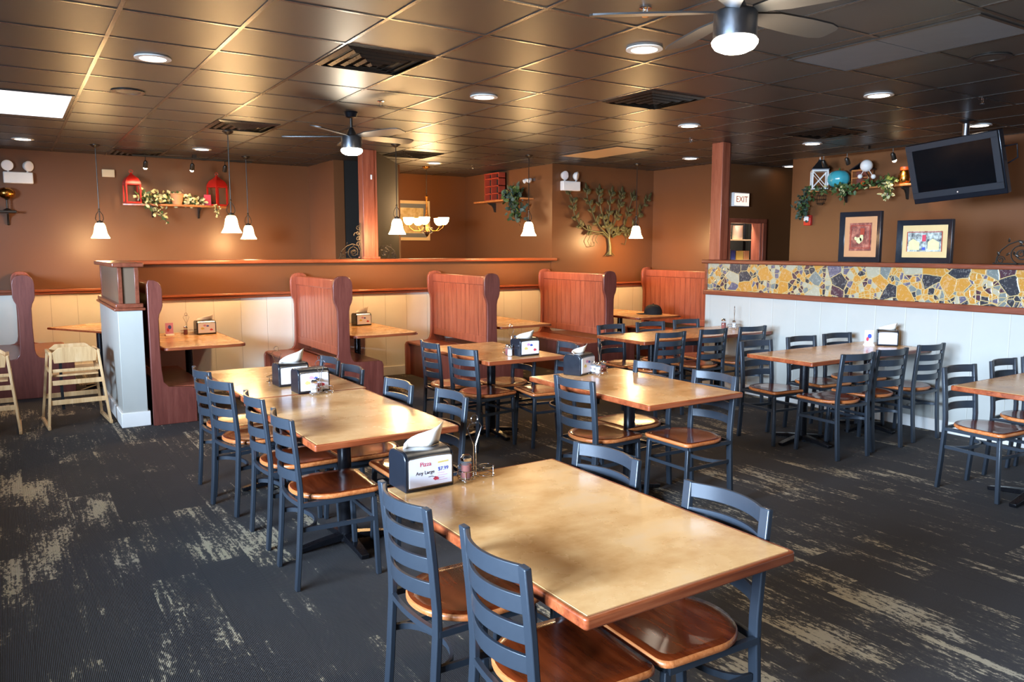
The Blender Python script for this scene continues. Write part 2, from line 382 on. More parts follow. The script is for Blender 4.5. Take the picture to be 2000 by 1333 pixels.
# partition behind the booths
b = MB().box(1.03, 9.43, 1.1, 6.8, 9.54, 1.49); struct(b.build('wall_partition', M['brown'], smooth=False))
b = MB().box(1.03, 9.40, 0, 8.8, 9.44, 1.10); struct(b.build('wall_partition_wainscot', M['wains_x'], smooth=False))
b = MB().box(1.03, 9.44, 0, 6.8, 9.54, 1.1); struct(b.build('wall_partition_core', M['brown'], smooth=False))
b = MB().box(1.03, 9.37, 1.085, 8.8, 9.44, 1.115).box(1.03, 9.35, 1.115, 8.8, 9.44, 1.145); struct(b.build('trim_3', M['cherry_x'], bevel=.008))
b = MB().box(1.0, 9.36, 1.485, 6.86, 9.60, 1.53); struct(b.build('trim_4', M['cherry_x'], bevel=.012, seg=3))
b = MB().box(1.03, 9.38, 0, 8.8, 9.40, .12); struct(b.build('baseboard_back', M['white'], bevel=.004))
# end of the partition, beside the first booth
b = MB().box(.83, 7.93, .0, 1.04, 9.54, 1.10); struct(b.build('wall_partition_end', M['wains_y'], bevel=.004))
b = MB().box(.81, 7.91, 0, 1.06, 9.56, .14); struct(b.build('baseboard_end', M['white'], bevel=.006))
b = MB().box(.86, 7.98, 1.15, 1.015, 9.54, 1.49); struct(b.build('wall_partition_end_panel', M['brown_dim'], smooth=False))
b = MB().box(.80, 7.90, 1.09, 1.065, 9.56, 1.115).box(.815, 7.915, 1.115, 1.05, 9.56, 1.155); struct(b.build('trim_5', M['cherry_y'], bevel=.008))
b = MB().box(.80, 7.90, 1.49, 1.065, 9.58, 1.53); struct(b.build('trim_6', M['cherry_y'], bevel=.01, seg=3))
b = MB().box(.85, 7.96, 1.155, .885, 7.995, 1.49).box(.99, 7.96, 1.155, 1.025, 7.995, 1.49).box(.85, 9.5, 1.155, .885, 9.55, 1.49); struct(b.build('trim_7', M['cherry_y'], bevel=.003))
# tiled half wall on the right
HX0, HX1, HY1 = 7.08, 7.26, 6.63
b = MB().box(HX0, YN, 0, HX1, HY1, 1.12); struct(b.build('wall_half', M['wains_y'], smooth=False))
b = MB().box(HX0-.001, YN, 1.17, HX1, HY1-.02, 1.49); struct(b.build('wall_half_mosaic', M['mosaic'], smooth=False))
b = MB().box(HX0-.035, YN, 1.115, HX1+.02, HY1+.015, 1.175); struct(b.build('trim_8', M['cherry_y'], bevel=.01, seg=3))
b = MB().box(HX0-.06, YN, 1.488, HX1+.06, HY1+.03, 1.53); struct(b.build('trim_9', M['cherry_y'], bevel=.012, seg=3))
b = MB().box(HX0-.012, HY1-.03, 1.175, HX1+.01, HY1+.01, 1.488); struct(b.build('trim_10', M['cherry_y'], bevel=.003))
b = MB().box(HX0-.016, YN, 0, HX0, HY1, .11); struct(b.build('baseboard_right', M['white'], bevel=.004))
# wall with the long shelf, corridor and pass-through
b = MB().box(9.3, YN, 0, 9.45, 7.16, HC); struct(b.build('wall_right', M['brown'], smooth=False))
b = MB().box(8.8, 8.0, 0, 9.0, 8.16, HC).box(9.0, 8.0, 0, 9.74, 8.16, 1.2).box(9.0, 8.0, 2.08, 9.74, 8.16, HC).box(9.74, 8.0, 0, XR, 8.16, HC)
struct(b.build('wall_corridor', M['brown'], smooth=False))
b = MB().box(9.0, 9.0, 0, XR, 9.1, HC).box(XR-.6, 8.16, 0, XR-.5, 9.0, HC); struct(b.build('wall_kitchen', M['black_wall'], smooth=False))
b = MB().box(XR, YN, 0, XR+.15, 9.1, HC); struct(b.build('wall_far_right', M['brown'], smooth=False))
b = MB().box(8.93, 7.97, 2.05, 9.80, 8.01, 2.11).box(9.72, 7.97, 1.2, 9.80, 8.01, 2.05).box(8.93, 7.97, 1.2, 9.0, 8.01, 2.05).box(9.70, 8.01, 1.2, 9.74, 8.18, 2.06).box(9.0, 8.01, 2.045, 9.70, 8.18, 2.08).box(9.0, 7.99, 1.17, 9.74, 8.2, 1.2)
struct(b.build('trim_11', M['cherry'], bevel=.004))

# wooden posts up to the ceiling
o = thing('wooden_post', 'reddish wooden post rising from the booth partition to the ceiling', 'post', (3.95, 9.46, 1.53))
MB().box(-.115,-.075,0,.045,.075,HC-1.53).build('shaft', M['post'], o, bevel=.006)
MB().box(.045,-.06,0,.085,.06,HC-1.53).build('side_board', M['post'], o, bevel=.003)
MB().box(-.13,-.09,0,.10,.09,.03).build('base_trim', M['post'], o, bevel=.004)
o = thing('wooden_post', 'dark red wooden post standing on the far end of the tiled half wall', 'post', (7.17, 6.53, 1.53))
MB().box(-.07,-.085,0,.06,.085,HC-1.53).build('shaft', M['post'], o, bevel=.006)
MB().box(.06,-.07,0,.09,.07,HC-1.53).build('side_board', M['cherry_dark'], o, bevel=.003)
o = tag(MB().box(-.012,-.012,-.03,.012,.0,.03).build('motion_sensor', M['white'], None, (3.95, 9.384, 2.56), bevel=.005), 'small white sensor on the post above the booth partition', 'sensor')

# ------------------------------------------------------------------ chairs (local: front +Y, back -Y, origin floor centre)
CH = M['chair']
def rear_path(sx):
    return [(sx*.1725,-.228,0),(sx*.1725,-.212,.2),(sx*.1725,-.199,.42),(sx*.1725,-.199,.50),(sx*.1725,-.212,.66),(sx*.1725,-.232,.85)]
def make_chair():
    t = thing('dining_chair', '', 'chair')
    # seat outline: straight front, round back
    pts = []
    for k in range(25):
        a = pi + pi*k/24; pts.append((.207*cos(a), -.02 + .185*sin(a)))
    for (cx, cy, a0) in ((.162, .165, 0), (-.162, .165, pi/2)):
        for k in range(7):
            a = a0 + pi/2*k/6; pts.append((cx + .042*cos(a), cy + .042*sin(a)))
    b = MB(); bm = b.bm
    def ring(s, z): return [bm.verts.new((x*s, (y)*s, z)) for x, y in pts]
    R = [ring(.955, .4400), ring(1, .447), ring(1, .459), ring(.972, .4665)]
    R2 = [ring(.80, .4645), ring(.5, .4585), ring(.2, .457)]
    n = len(pts)
    for A, B in zip(R, R[1:]):
        for j in range(n): f = bm.faces.new((A[j], A[(j+1)%n], B[(j+1)%n], B[j])); f.material_index = 1
    for A, B in zip([R[-1]]+R2, R2):
        for j in range(n): bm.faces.new((A[j], A[(j+1)%n], B[(j+1)%n], B[j]))
    bm.faces.new(R2[-1]); f = bm.faces.new(R[0][::-1]); f.material_index = 1
    b.build('seat', [M['seat'], M['seat_edge']], t, ang=60)
    for sx in (-1, 1):
        b = MB(); P = rear_path(sx); b.sweep(P, .038, .022, up=(0,1,0)); b.build('rear_leg', CH, t, bevel=.004)
        b = MB(); b.sweep([(sx*.178,.19,0),(sx*.172,.172,.425)], .026, .026, up=(0,1,0)); b.build('front_leg', CH, t, bevel=.004)
    for z, y0 in ((.822,-.228),(.736,-.219),(.650,-.210),(.565,-.203)):
        path = [(.158*u, y0 - .046*(1-u*u), z) for u in [i/6 for i in range(-6, 7)]]
        MB().sweep(path, .012, .052).build('back_slat', CH, t, bevel=.002)
    # seat frame and the bent foot ring
    b = MB(); b.sweep([(-.18,.172,.428),(.18,.172,.428)], .02, .022)
    for sx in (-1, 1): b.sweep([(sx*.182,.172,.428),(sx*.183,-.20,.428)], .02, .022)
    b.sweep([(-.18+.36*i/8, -.198-.018*(1-((i-4)/4)**2), .428) for i in range(9)], .016, .022)
    b.build('seat_frame', CH, t)
    b = MB()
    for sx in (-1, 1): b.sweep([(sx*.181,.178,.30),(sx*.176,-.02,.30),(sx*.172,-.19,.30)], .012, .022)
    b.sweep([(.172*cos(pi+pi*k/12), -.19+.10*sin(pi*k/12), .30) for k in range(13)], .012, .022)
    b.sweep([(-.181,.178,.30),(.181,.178,.30)], .012, .020)
    b.build('foot_rail', CH, t)
    return t
proto = make_chair(); first = True
E_, W_, N_, S_ = -pi/2, pi/2, 0.0, pi     # rotations so the chair faces +X, -X, +Y, -Y
def place_chair(x, y, rz, label, group):
    """x, y = where the top of the back stands"""
    global first
    cx, cy = x - .232*sin(rz)*1.0, y + .232*cos(rz)
    o = proto if first else dup(proto, label, (0,0,0), 0, group)
    first = False
    o['label'] = label; o['group'] = group; o.location = (cx, cy, 0); o.rotation_euler = (0,0,rz)
g = 'ladder-back chairs at the nearest table'
place_chair(1.060, 2.304, E_, 'ladder-back chair at left of nearest table, beside its napkin dispenser', g)
place_chair(1.076, 1.762, E_-.05, 'ladder-back chair left of the nearest table, closest of all to the camera', g)
place_chair(1.994, 2.378, W_+.06, 'ladder-back chair right of the nearest table, at its far corner', g)
place_chair(1.968, 1.726, W_-.04, 'ladder-back chair right of the nearest table, by its right front corner', g)
g = 'ladder-back chairs along the long pair of tables'
place_chair(1.066, 5.525, E_+.08, 'farthest of four ladder-back chairs left of the long joined tables', g)
place_chair(1.068, 5.028, E_+.2, 'second farthest ladder-back chair left of the long joined tables', g)
place_chair(1.117, 4.387, E_, 'second nearest ladder-back chair left of the long joined tables', g)
place_chair(1.097, 3.788, E_-.04, 'nearest ladder-back chair left of the long joined tables, all legs showing', g)
place_chair(1.990, 5.580, W_, 'farthest ladder-back chair right of the long joined tables, before a booth end', g)
place_chair(1.975, 5.090, W_+.02, 'second farthest ladder-back chair right of the long joined tables', g)
place_chair(1.990, 4.359, W_+.02, 'third ladder-back chair down the right side of the long joined tables', g)
place_chair(2.082, 3.849, W_-.02, 'nearest ladder-back chair right of the long joined tables', g)
g = 'ladder-back chairs at the middle table'
place_chair(2.964, 3.860, E_+.06, 'ladder-back chair facing the middle table from its left, back to camera', g)
place_chair(3.850, 4.076, W_+.08, 'ladder-back chair tucked right of the middle table, at its far half', g)
place_chair(3.870, 3.524, W_, 'ladder-back chair right of the middle table, at its near half', g)
g = 'ladder-back chairs at the table before the booths'
place_chair(3.080, 6.090, E_-.05, 'ladder-back chair at the far left of the table before the booths', g)
place_chair(3.104, 5.547, E_+.16, 'ladder-back chair at the near left of the table before the booths', g)
place_chair(3.99, 5.93, W_, 'ladder-back chair behind the napkin dispenser of the table before the booths', g)
place_chair(4.05, 5.36, W_-.15, 'ladder-back chair at the near right of the table before the booths', g)
g = 'ladder-back chairs at the rear wall-side table'
place_chair(5.440, 6.440, S_, 'leftmost ladder-back chair behind the rear wall-side table', g)
place_chair(6.020, 6.450, S_-.15, 'middle ladder-back chair behind the rear wall-side table', g)
place_chair(6.580, 6.450, S_-.1, 'rightmost ladder-back chair behind the rear wall-side table, beside the half wall', g)
place_chair(5.441, 5.528, N_-.05, 'leftmost ladder-back chair in front of the rear wall-side table', g)
place_chair(6.036, 5.525, N_-.04, 'middle ladder-back chair in front of the rear wall-side table', g)
place_chair(6.591, 5.492, N_-.1, 'rightmost ladder-back chair in front of the rear wall-side table', g)
g = 'ladder-back chairs at the centre wall-side table'
place_chair(5.570, 4.600, S_-.1, 'leftmost ladder-back chair behind the centre wall-side table', g)
place_chair(6.200, 4.600, S_-.1, 'middle ladder-back chair behind the centre wall-side table', g)
place_chair(6.730, 4.590, S_-.12, 'ladder-back chair behind the centre wall-side table, next to the menu card', g)
place_chair(5.568, 3.600, N_-.1, 'leftmost ladder-back chair in front of the centre wall-side table', g)
place_chair(6.050, 3.610, N_-.1, 'middle ladder-back chair in front of the centre wall-side table', g)
place_chair(6.640, 3.614, N_-.06, 'ladder-back chair nearest the half wall, before the centre wall-side table', g)
g = 'ladder-back chairs at the far right table'
place_chair(5.560, 2.823, S_-.08, 'leftmost ladder-back chair behind the table cut off at the right edge', g)
place_chair(6.150, 2.810, S_, 'second ladder-back chair behind the table cut off at the right edge', g)
place_chair(6.60, 2.80, S_, 'ladder-back chair at the right edge of the photo, nearly hidden', g)

# ------------------------------------------------------------------ tables
def rrect(w, l, r, n=4):
    pts = []
    for cx, cy, a0 in ((w/2-r,l/2-r,0),(-w/2+r,l/2-r,pi/2),(-w/2+r,-l/2+r,pi),(w/2-r,-l/2+r,3*pi/2)):
        for k in range(n+1):
            a = a0 + pi/2*k/n; pts.append((cx+r*cos(a), cy+r*sin(a)))
    return pts
def make_table(x0, y0, x1, y1, label, group=None, z=.76, rotz=0, cols=((0,0),), corner=.012, cat='table', name='dining_table', thick=.034, base=True):
    w, l = x1-x0, y1-y0
    t = thing(name, label, cat, ((x0+x1)/2, (y0+y1)/2, 0), rotz, group)
    MB().prism(rrect(w-.03, l-.03, max(.002, corner-.01)), z-.008, z).build('laminate_surface', M['laminate'], t, smooth=False)
    b = MB(); o_, i_ = rrect(w, l, corner), rrect(w-.03, l-.03, max(.002, corner-.01)); bm = b.bm
    zs = [z-thick, z-.0006]; A = [bm.verts.new((*p, zs[0])) for p in o_]; B = [bm.verts.new((*p, zs[1])) for p in o_]; Cc = [bm.verts.new((*p, zs[1])) for p in i_]; Dd = [bm.verts.new((*p, zs[0])) for p in i_]
    n = len(o_)
    for j in range(n):
        k = (j+1)%n
        for q in ((A[j],A[k],B[k],B[j]),(B[j],B[k],Cc[k],Cc[j]),(Cc[j],Cc[k],Dd[k],Dd[j]),(Dd[j],Dd[k],A[k],A[j])): bm.faces.new(q)
    b.build('edge_band', M['edge'], t, bevel=.006, seg=3)
    MB().prism(rrect(w-.028, l-.028, .004), z-thick+.004, z-.009).build('underside', M['cherry_dark'], t, smooth=False)
    if base:
        for cx, cy in cols:
            MB().lathe([(.052,.03),(.052,.045),(.038,.055),(.038,z-thick-.03),(.06,z-thick-.02),(.06,z-thick+.003)], (cx,cy,0), 20).build('column', M['iron'], t)
            b = MB()
            for k in range(4):
                a = k*pi/2; dx, dy = cos(a), sin(a); L = .28
                b.sweep([(cx+dx*.03,cy+dy*.03,.05),(cx+dx*L*.6,cy+dy*L*.6,.034),(cx+dx*L,cy+dy*L,.016)], .06, .034, taper=[1.1,.9,.75])
            b.build('cross_base', M['iron'], t, bevel=.004)
            b = MB().obox((cx,cy,z-thick-.006), (.34,.035,.014)).obox((cx,cy,z-thick-.006), (.035,.34,.0135)); b.build('top_plate', M['iron'], t)
    return t
g = 'laminate tables with wooden edges on the dining floor'
make_table(1.135, 1.42, 1.935, 2.665, 'nearest tan laminate table, with chipped light wooden edge and napkin dispenser', g)
make_table(1.14, 3.43, 1.90, 4.715, 'near half of the long joined tables, tan laminate on a black column', g)
make_table(1.16, 4.725, 1.93, 6.0, 'far half of the long joined tables, beside the booth benches', g)
make_table(3.06, 3.27, 3.86, 4.51, 'middle tan laminate table between the long table and the wall tables', g)
make_table(3.19, 5.27, 3.95, 6.44, 'tan laminate table standing just in front of the booths', g)
make_table(5.16, 5.60, 7.04, 6.34, 'rear tan laminate table butted against the half wall, six chairs', g, cols=((-.5,0),(.5,0)))
make_table(5.33, 3.84, 7.04, 4.50, 'centre tan laminate table butted against the half wall, menu card on it', g, cols=((-.5,0),(.42,0)))
make_table(5.22, 1.95, 7.04, 2.70, 'tan laminate table cut off by the right edge of the photo', g, cols=((-.5,0),(.5,0)))
g = 'booth tables along the partition'
make_table(1.19, 7.90, 1.965, 9.34, 'booth table nearest the partition end, with menu holder and dispenser', g, .725, corner=.06, cols=((0,.15),), thick=.03, name='booth_table')
make_table(3.08, 7.90, 3.87, 9.34, 'second booth table, between first and second tall bench backs', g, .725, corner=.09, cols=((0,.15),), thick=.03, name='booth_table')
make_table(4.94, 7.90, 5.73, 9.34, 'third booth table, behind the second full bench', g, .725, corner=.06, cols=((0,.15),), thick=.03, name='booth_table')
make_table(7.18, 7.92, 8.0, 9.34, 'farthest booth table, with a black cap lying on it', g, .725, corner=.10, cols=((0,.15),), thick=.03, name='booth_table')
make_table(-.36, -.55, .36, .55, 'angled booth table in the left room, behind the partition end', None, .745, corner=.04, thick=.022, name='booth_table', cols=((0,.1),))
t = [o for o in D.objects if o.get('label', '').startswith('angled booth')][0]; t.location = (.93, 10.24, 0); t.rotation_euler = (0,0,math.atan2(.86,-.51)-pi/2)

# ------------------------------------------------------------------ booth benches
def end_board(single=0, cut=None):
    """paddle shaped end board profile in x,z; single=+1 keeps only the seat on the +x side"""
    R = [(.095,0),(.0,0)]
    right = [(.445,0),(.445,.40),(.430,.435),(.40,.445),(.16,.445),(.11,.455),(.082,.49),(.070,.55),(.064,.80),(.066,1.0),(.075,1.05),(.095,1.09),(.106,1.13),(.108,1.27),(.100,1.315),(.078,1.35),(.045,1.368),(0,1.372)]
    left = [(-x, z) for x, z in right[::-1]][1:]
    if single == 1: return [(-.06,0),(.33,0),(.33,.30),(.315,.33),(.28,.345),(.09,.36),(.045,.41)] + [(x-.038, z) for x, z in right[7:]] + [(-.05,1.36),(-.06,1.33)]
    if single == -1:
        r = [(-.40,0)] ; L = [(-x, z) for x, z in right]
        return [(.06,0),(.06,1.33),(.05,1.36)] + L[::-1]
    return right + left
def bench(x, y, label, single=0, L=1.50, group='booth benches with tall wooden backs'):
    t = thing('booth_bench', label, 'bench', (x, y, 0), 0, group)
    m = M['cherry']
    for yy in (0, L-.045): MB().prism(end_board(single), yy, yy+.045, 'y').build('end_board', M['cherry_dark'] if (yy == 0) else m, t, bevel=.006, seg=3)
    sides = (1, -1) if single == 0 else (single,)
    b = MB().box(-.032, .045, .56, .032, L-.045, 1.24).build('back_panel', m, t, smooth=False)
    # vertical board lines
    b = MB()
    for s in sides:
        n = 13
        for k in range(n):
            y0 = .05 + (L-.10)*k/n; b.box(s*.030, y0+.004, .60, s*.0365, y0+(L-.10)/n-.004, 1.235)
    b.build('bead_board', m, t, smooth=False)
    MB().box(-.045, .045, 1.225, .045, L-.045, 1.335).build('top_rail', m, t, bevel=.012, seg=3)
    MB().box(-.04, .045, .52, .04, L-.045, .61).build('bottom_rail', m, t, bevel=.006)
    for s in sides:
        zt = .445 if single != 1 else .355
        b = MB().box(min(s*.03, s*.42), .045, zt-.03, max(s*.03, s*.42), L-.045, zt); b.build('seat', M['cherry'], t, bevel=.008)
        b = MB().box(min(s*.36, s*.385), .045, 0, max(s*.36, s*.385), L-.045, zt-.03) if single != 1 else MB().box(.30, .045, 0, .32, L-.045, .325)
        b.build('seat_front', M['cherry_dark'], t, smooth=False)
    return t
bench(1.135, 7.86, 'single booth bench end against the white partition end, dark red', 1)
bench(2.965, 7.86, 'first full booth bench back, behind the long joined tables')
bench(4.81, 7.86, 'second full booth bench back, behind the table before the booths')
bench(6.62, 7.86, 'third full booth bench back, left of the black cap')
bench(8.62, 7.86, 'booth bench against the side wall, right of the black cap', -1)
bench(.14, 10.06, 'purple-shaded booth bench end in the left room, behind the highchairs', 0, 1.66, None)

# ------------------------------------------------------------------ highchairs
def highchair():
    t = thing('high_chair', '', 'high chair', group='natural wood highchairs by the partition'); m = M['natural']
    for sx in (-1, 1):
        for (yf, yt) in ((-.25, -.15), (.25, .15)):
            MB().sweep([(sx*.255, yf, .02),(sx*.195, yt, .70)], .022, .042, up=(0,1,0)).build('leg', m, t, bevel=.004)
        MB().sweep([(sx*.256,-.29,.018),(sx*.256,.29,.018)], .026, .036).build('runner', m, t, bevel=.006)
        MB().sweep([(sx*.20,-.165,.69),(sx*.20,.165,.69)], .024, .035).build('armrest', m, t, bevel=.004)
        MB().sweep([(sx*.212,-.18,.53),(sx*.212,.18,.53)], .02, .03).build('side_rail', m, t, bevel=.003)
    for y, z, w in ((-.215,.24,.232),(.215,.24,.232),(-.19,.42,.216)):
        MB().sweep([(-w,y,z),(w,y,z)], .018, .045).build('crossbar', m, t, bevel=.003)
    MB().sweep([(-.21,-.175,.53),(.21,-.175,.53)], .022, .032).build('front_rail', m, t, bevel=.008)
    MB().box(-.19,-.15,.47,.19,.16,.488).build('seat', m, t, bevel=.004)
    pts = [(-.175,.60),(.175,.60),(.185,.66),(.185,.70),(.13,.745),(-.13,.745),(-.185,.70),(-.185,.66)]
    MB().prism(pts, -.168, -.15, 'y').build('backrest', m, t, bevel=.004)
    MB().prism(pts, .15, .168, 'y').build('front_panel', m, t, bevel=.004)
    MB().sweep([(-.12,-.13,.60),(-.125,-.15,.40),(-.12,-.16,.16)], .025, .004, up=(0,1,0)).build('strap', M['black_matte'], t)
    return t
h = highchair(); h['label'] = 'natural wood highchair beside the white partition end'; h.location = (.48, 8.47, 0); h.rotation_euler = (0,0,.06)
dup(h, 'natural wood highchair cut off by the left edge of the photo', (-.24, 8.42, 0), .0, 'natural wood highchairs by the partition')

# ------------------------------------------------------------------ table-top things
def dispenser(x, y, z, rotz, label, w=.205, d=.145, h=.150, nap=0, writing=None):
    """front faces -Y"""
    t = thing('napkin_dispenser', label, 'napkin dispenser', (x, y, z), rotz)
    def arch(hw, z0, z1, r, crown):
        pts = [(-hw, z0), (hw, z0)]
        for k in range(7): a = pi/2*k/6; pts.append((hw-r+r*cos(a), z1-r+r*sin(a)))
        for k in range(1, 6): u = 1-2*k/6; pts.append(((hw-r)*u, z1+crown*(1-u*u)))
        for k in range(7): a = pi/2+pi/2*k/6; pts.append((-hw+r+r*cos(a), z1-r+r*sin(a)))
        return pts
    # body is an arch seen from its side: profile in y,z swept along x
    prof = [(-d/2,.0),(d/2,0),(d/2,h*.62)]
    for k in range(7): a = pi/2*k/6; prof.append((d/2-.035+.035*cos(a), h-.035+.035*sin(a)))
    for k in range(7): a = pi/2+pi/2*k/6; prof.append((-d/2+.035+.035*cos(a), h-.035+.035*sin(a)))
    MB().prism([(p[0], p[1]) for p in prof], -w/2, w/2, 'x').build('housing', M['black'], t, bevel=.006, seg=3)
    b = MB(); prof2 = [(p[0]*.9, p[1]*1.0) for p in prof]
    fr = [(-d/2-.0012, h*.70)] + [(-d/2+.035-.0362*cos(pi/2*k/6), h-.035+.0362*sin(pi/2*k/6)) for k in range(7)] + [(d*.22, h+.0012)]
    MB().prism(fr + [(p[0]*.9, p[1]-.004) for p in fr[::-1]], -w*.44, w*.44, 'x').build('face_plate', M['steel'], t)
    MB().prism(arch(w*.455, .014, h*.86, .012, .004), -d/2-.0045, -d/2+.002, 'y').build('card_frame', M['steel'], t)
    c = MB().prism(arch(w*.435, .019, h*.835, .008, .003), -d/2-.0065, -d/2-.0035, 'y').build('advert_card', M['card'], t, smooth=False)
    yq = -d/2-.0068
    if writing:
        for s, sz, px, pz, mm in writing: text(s, sz, M[mm], c, (px, yq, pz), (pi/2,0,0), depth=.0004)
    def blob(cx, cz, r, mm, name='print'):
        MB().prism([(cx+r*(1+.3*sin(3*k))*cos(2*pi*k/10), cz+r*.7*(1+.2*cos(2*k))*sin(2*pi*k/10)) for k in range(10)], yq-.0002, yq+.0003, 'y').build(name, M[mm], c, smooth=False)
    if writing and len(writing) > 2:
        MB().prism([(.03,h*.70),(.075,h*.71),(.075,h*.67),(.03,h*.66)], yq-.0002, yq+.0003, 'y').build('print', M['yellow_ink'], c, smooth=False)
        for k in range(4): MB().box(.028, yq-.0002, h*(.40-.06*k), .028+.03+.012*(k%2), yq+.0003, h*(.40-.06*k)+.0016).build('print', M['pink_ink'], c, smooth=False)
        blob(.022, .042, .011, 'red_ink')
        MB().sweep([(-.01,yq,.052),(.005,yq,.053),(.022,yq,.046)], .0006, .002).build('print', M['dark_ink'], c, smooth=False)
    elif writing is None:
        blob(-.045, h*.45, .018, 'yellow_ink'); blob(-.02, h*.66, .016, 'pink_ink'); blob(.01, h*.62, .014, 'blue_ink'); blob(.048, h*.34, .016, 'red_ink')
    if nap:
        b = MB(); bm = b.bm; n = 8; rows = []
        for i in range(n+1):
            u = i/n; row = []
            for j in range(5):
                v = j/4
                topz = (.016 + (.072*u**2) + .02*math.sin(u*pi)) * (1 if nap == 1 else .75)
                px = -w*.37 + w*.76*u + (.012*v if nap == 1 else .02*v*(u-.5)); py = -.004 + .03*v*sin(u*4+1)*.6 + .012*sin(u*7)
                row.append(bm.verts.new((px, py, h + .002 + topz*v)))
            rows.append(row)
        for i in range(n):
            for j in range(4): bm.faces.new((rows[i][j], rows[i+1][j], rows[i+1][j+1], rows[i][j+1]))
        o = b.build('napkin', M['paper'], t, ang=80); s = o.modifiers.new('s', 'SOLIDIFY'); s.thickness = .002
    return t
dispenser(1.285, 2.625, .76, .02, 'black napkin dispenser on the nearest table, white advert card facing the camera', nap=1,
    writing=[('Pizza', .024, -.022, .102, 'red_ink'), ('$7.99', .020, .052, .076, 'blue_ink'), ('Any Large', .019, -.024, .070, 'dark_ink')])
dispenser(1.575, 4.79, .76, .03, 'black napkin dispenser behind the shakers on the long joined tables', nap=0)
dispenser(1.545, 5.10, .76, .03, 'black napkin dispenser with a tan napkin, rearmost on the long joined tables', nap=1, writing=[('HOT', .034, .02, .108, 'dark_ink')])
dispenser(3.665, 5.46, .76, .05, 'black napkin dispenser on the table before the booths', nap=2)
dispenser(3.44, 4.42, .76, .38, 'black napkin dispenser on the middle table, its dark side showing', nap=2)
dispenser(6.90, 4.18, .76, -.90, 'napkin dispenser against the half wall on the centre wall-side table', nap=2, writing=[], w=.18, d=.12)
dispenser(1.80, 9.02, .725, .05, 'napkin dispenser on the booth table nearest the partition end', nap=2)
dispenser(3.63, 9.02, .725, .05, 'napkin dispenser on the second booth table, half hidden by a bench back', nap=1)

def caddy(x, y, z, rotz, label, sc=1.0):
    t = thing('condiment_caddy', label, 'condiment caddy', (x, y, z), rotz); ch = M['chrome']
    def circ(cx, cy, r, z, n=20): return [(cx+r*cos(2*pi*k/n), cy+r*sin(2*pi*k/n), z) for k in range(n)]
    b = MB()
    for cx, cy in ((-.05,-.0),(.05,0),(0,.055)): b.tube(circ(cx, cy, .031, .045), .0018, 6, True)
    b.build('holder_rings', ch, t)
    b = MB()
    for cx, cy in ((-.05,0),(.05,0),(0,.055)): b.tube(circ(cx, cy, .031, .012), .0018, 6, True)
    b.tube([(-.08,0,.012),(.08,0,.012)], .0018, 6); b.tube([(0,-.02,.012),(0,.085,.012)], .0018, 6)
    b.build('base_frame', ch, t)
    for cx, cy in ((-.07,-.02),(.07,-.02),(-.03,.08),(.03,.08)):
        MB().tube([(cx,cy,.046),(cx,cy,.008)], .0018, 6).ball((cx,cy,.0055), .0055, 10).build('foot', ch, t)
    b = MB()
    b.tube([(-.006,.01,.012),(-.006,.01,.135),(-.036,.01,.205),(-.024,.01,.222),(.024,.01,.222),(.036,.01,.205),(.006,.01,.135),(.006,.01,.012)], .0021, 6)
    b.tube([(0+.016*cos(2*pi*k/16), .01, .240+.016*sin(2*pi*k/16)) for k in range(16)], .0021, 6, True)
    b.build('handle', ch, t)
    t.scale = (sc, sc, sc)
    return t
def shaker(x, y, z, label, fill='salt', h=.078, r=.0235):
    t = thing('glass_shaker', label, 'shaker', (x, y, z))
    MB().lathe([(r*.9,0),(r,.004),(r*.93,h*.55),(r*.80,h*.78),(r*.80,h*.82)], seg=16).build('glass_jar', M['glass'], t)
    MB().lathe([(r*.80,.004),(r*.88,.008),(r*.82,h*.62)], seg=14).build('contents', M[fill], t)
    MB().lathe([(r*.86,h*.80),(r*.9,h*.82),(r*.9,h*.94),(r*.6,h*1.04),(0,h*1.06)], seg=16).build('lid', M['chrome'], t)
    return t
caddy(1.50, 2.575, .76, .15, 'chrome wire condiment caddy with ring handle on the nearest table', 1.0)
shaker(1.45, 2.567, .7745, 'red pepper flake shaker standing in the nearest chrome caddy', 'pepper', .088, .025)
caddy(1.60, 4.655, .76, .1, 'chrome caddy holding two shakers on the near half of the long tables', .95)
shaker(1.553, 4.65, .774, 'left of two glass shakers before the dispenser on the long tables', 'salt')
shaker(1.592, 4.707, .774, 'right of two glass shakers before the dispenser on the long tables', 'pepper')
caddy(1.50, 5.24, .76, .1, 'chrome caddy hidden behind the rear dispenser of the long tables', .95)
caddy(3.62, 5.60, .76, .1, 'chrome caddy behind the dispenser on the table before the booths', 1.0)
shaker(3.525, 5.475, .76, 'white salt shaker left of the dispenser on the table before the booths', 'salt', .09)
shaker(3.545, 5.545, .76, 'red pepper shaker left of the dispenser on the table before the booths', 'pepper', .09)
caddy(3.545, 4.30, .76, .5, 'chrome caddy with shakers in front of the middle table dispenser', 1.0)
shaker(3.501, 4.276, .7745, 'leftmost glass salt shaker in the middle table caddy', 'salt')
shaker(3.589, 4.324, .7745, 'rightmost glass shaker in the middle table caddy, red flakes', 'pepper')
shaker(3.519, 4.348, .7745, 'rear glass salt shaker in the middle table caddy', 'salt')
caddy(6.93, 6.03, .76, .6, 'chrome caddy on the rear wall-side table against the half wall', 1.0)
shaker(6.80, 6.08, .76, 'tall glass pepper shaker on the rear wall-side table', 'pepper', .11, .03)
shaker(6.888, 6.005, .7745, 'small glass shaker in the caddy on the rear wall-side table', 'salt')
shaker(1.60, 9.03, .725, 'glass shaker between menu holder and dispenser on the first booth table', 'pepper', .09)
caddy(1.63, 9.12, .725, .1, 'chrome caddy beside the dispenser on the first booth table', .9)
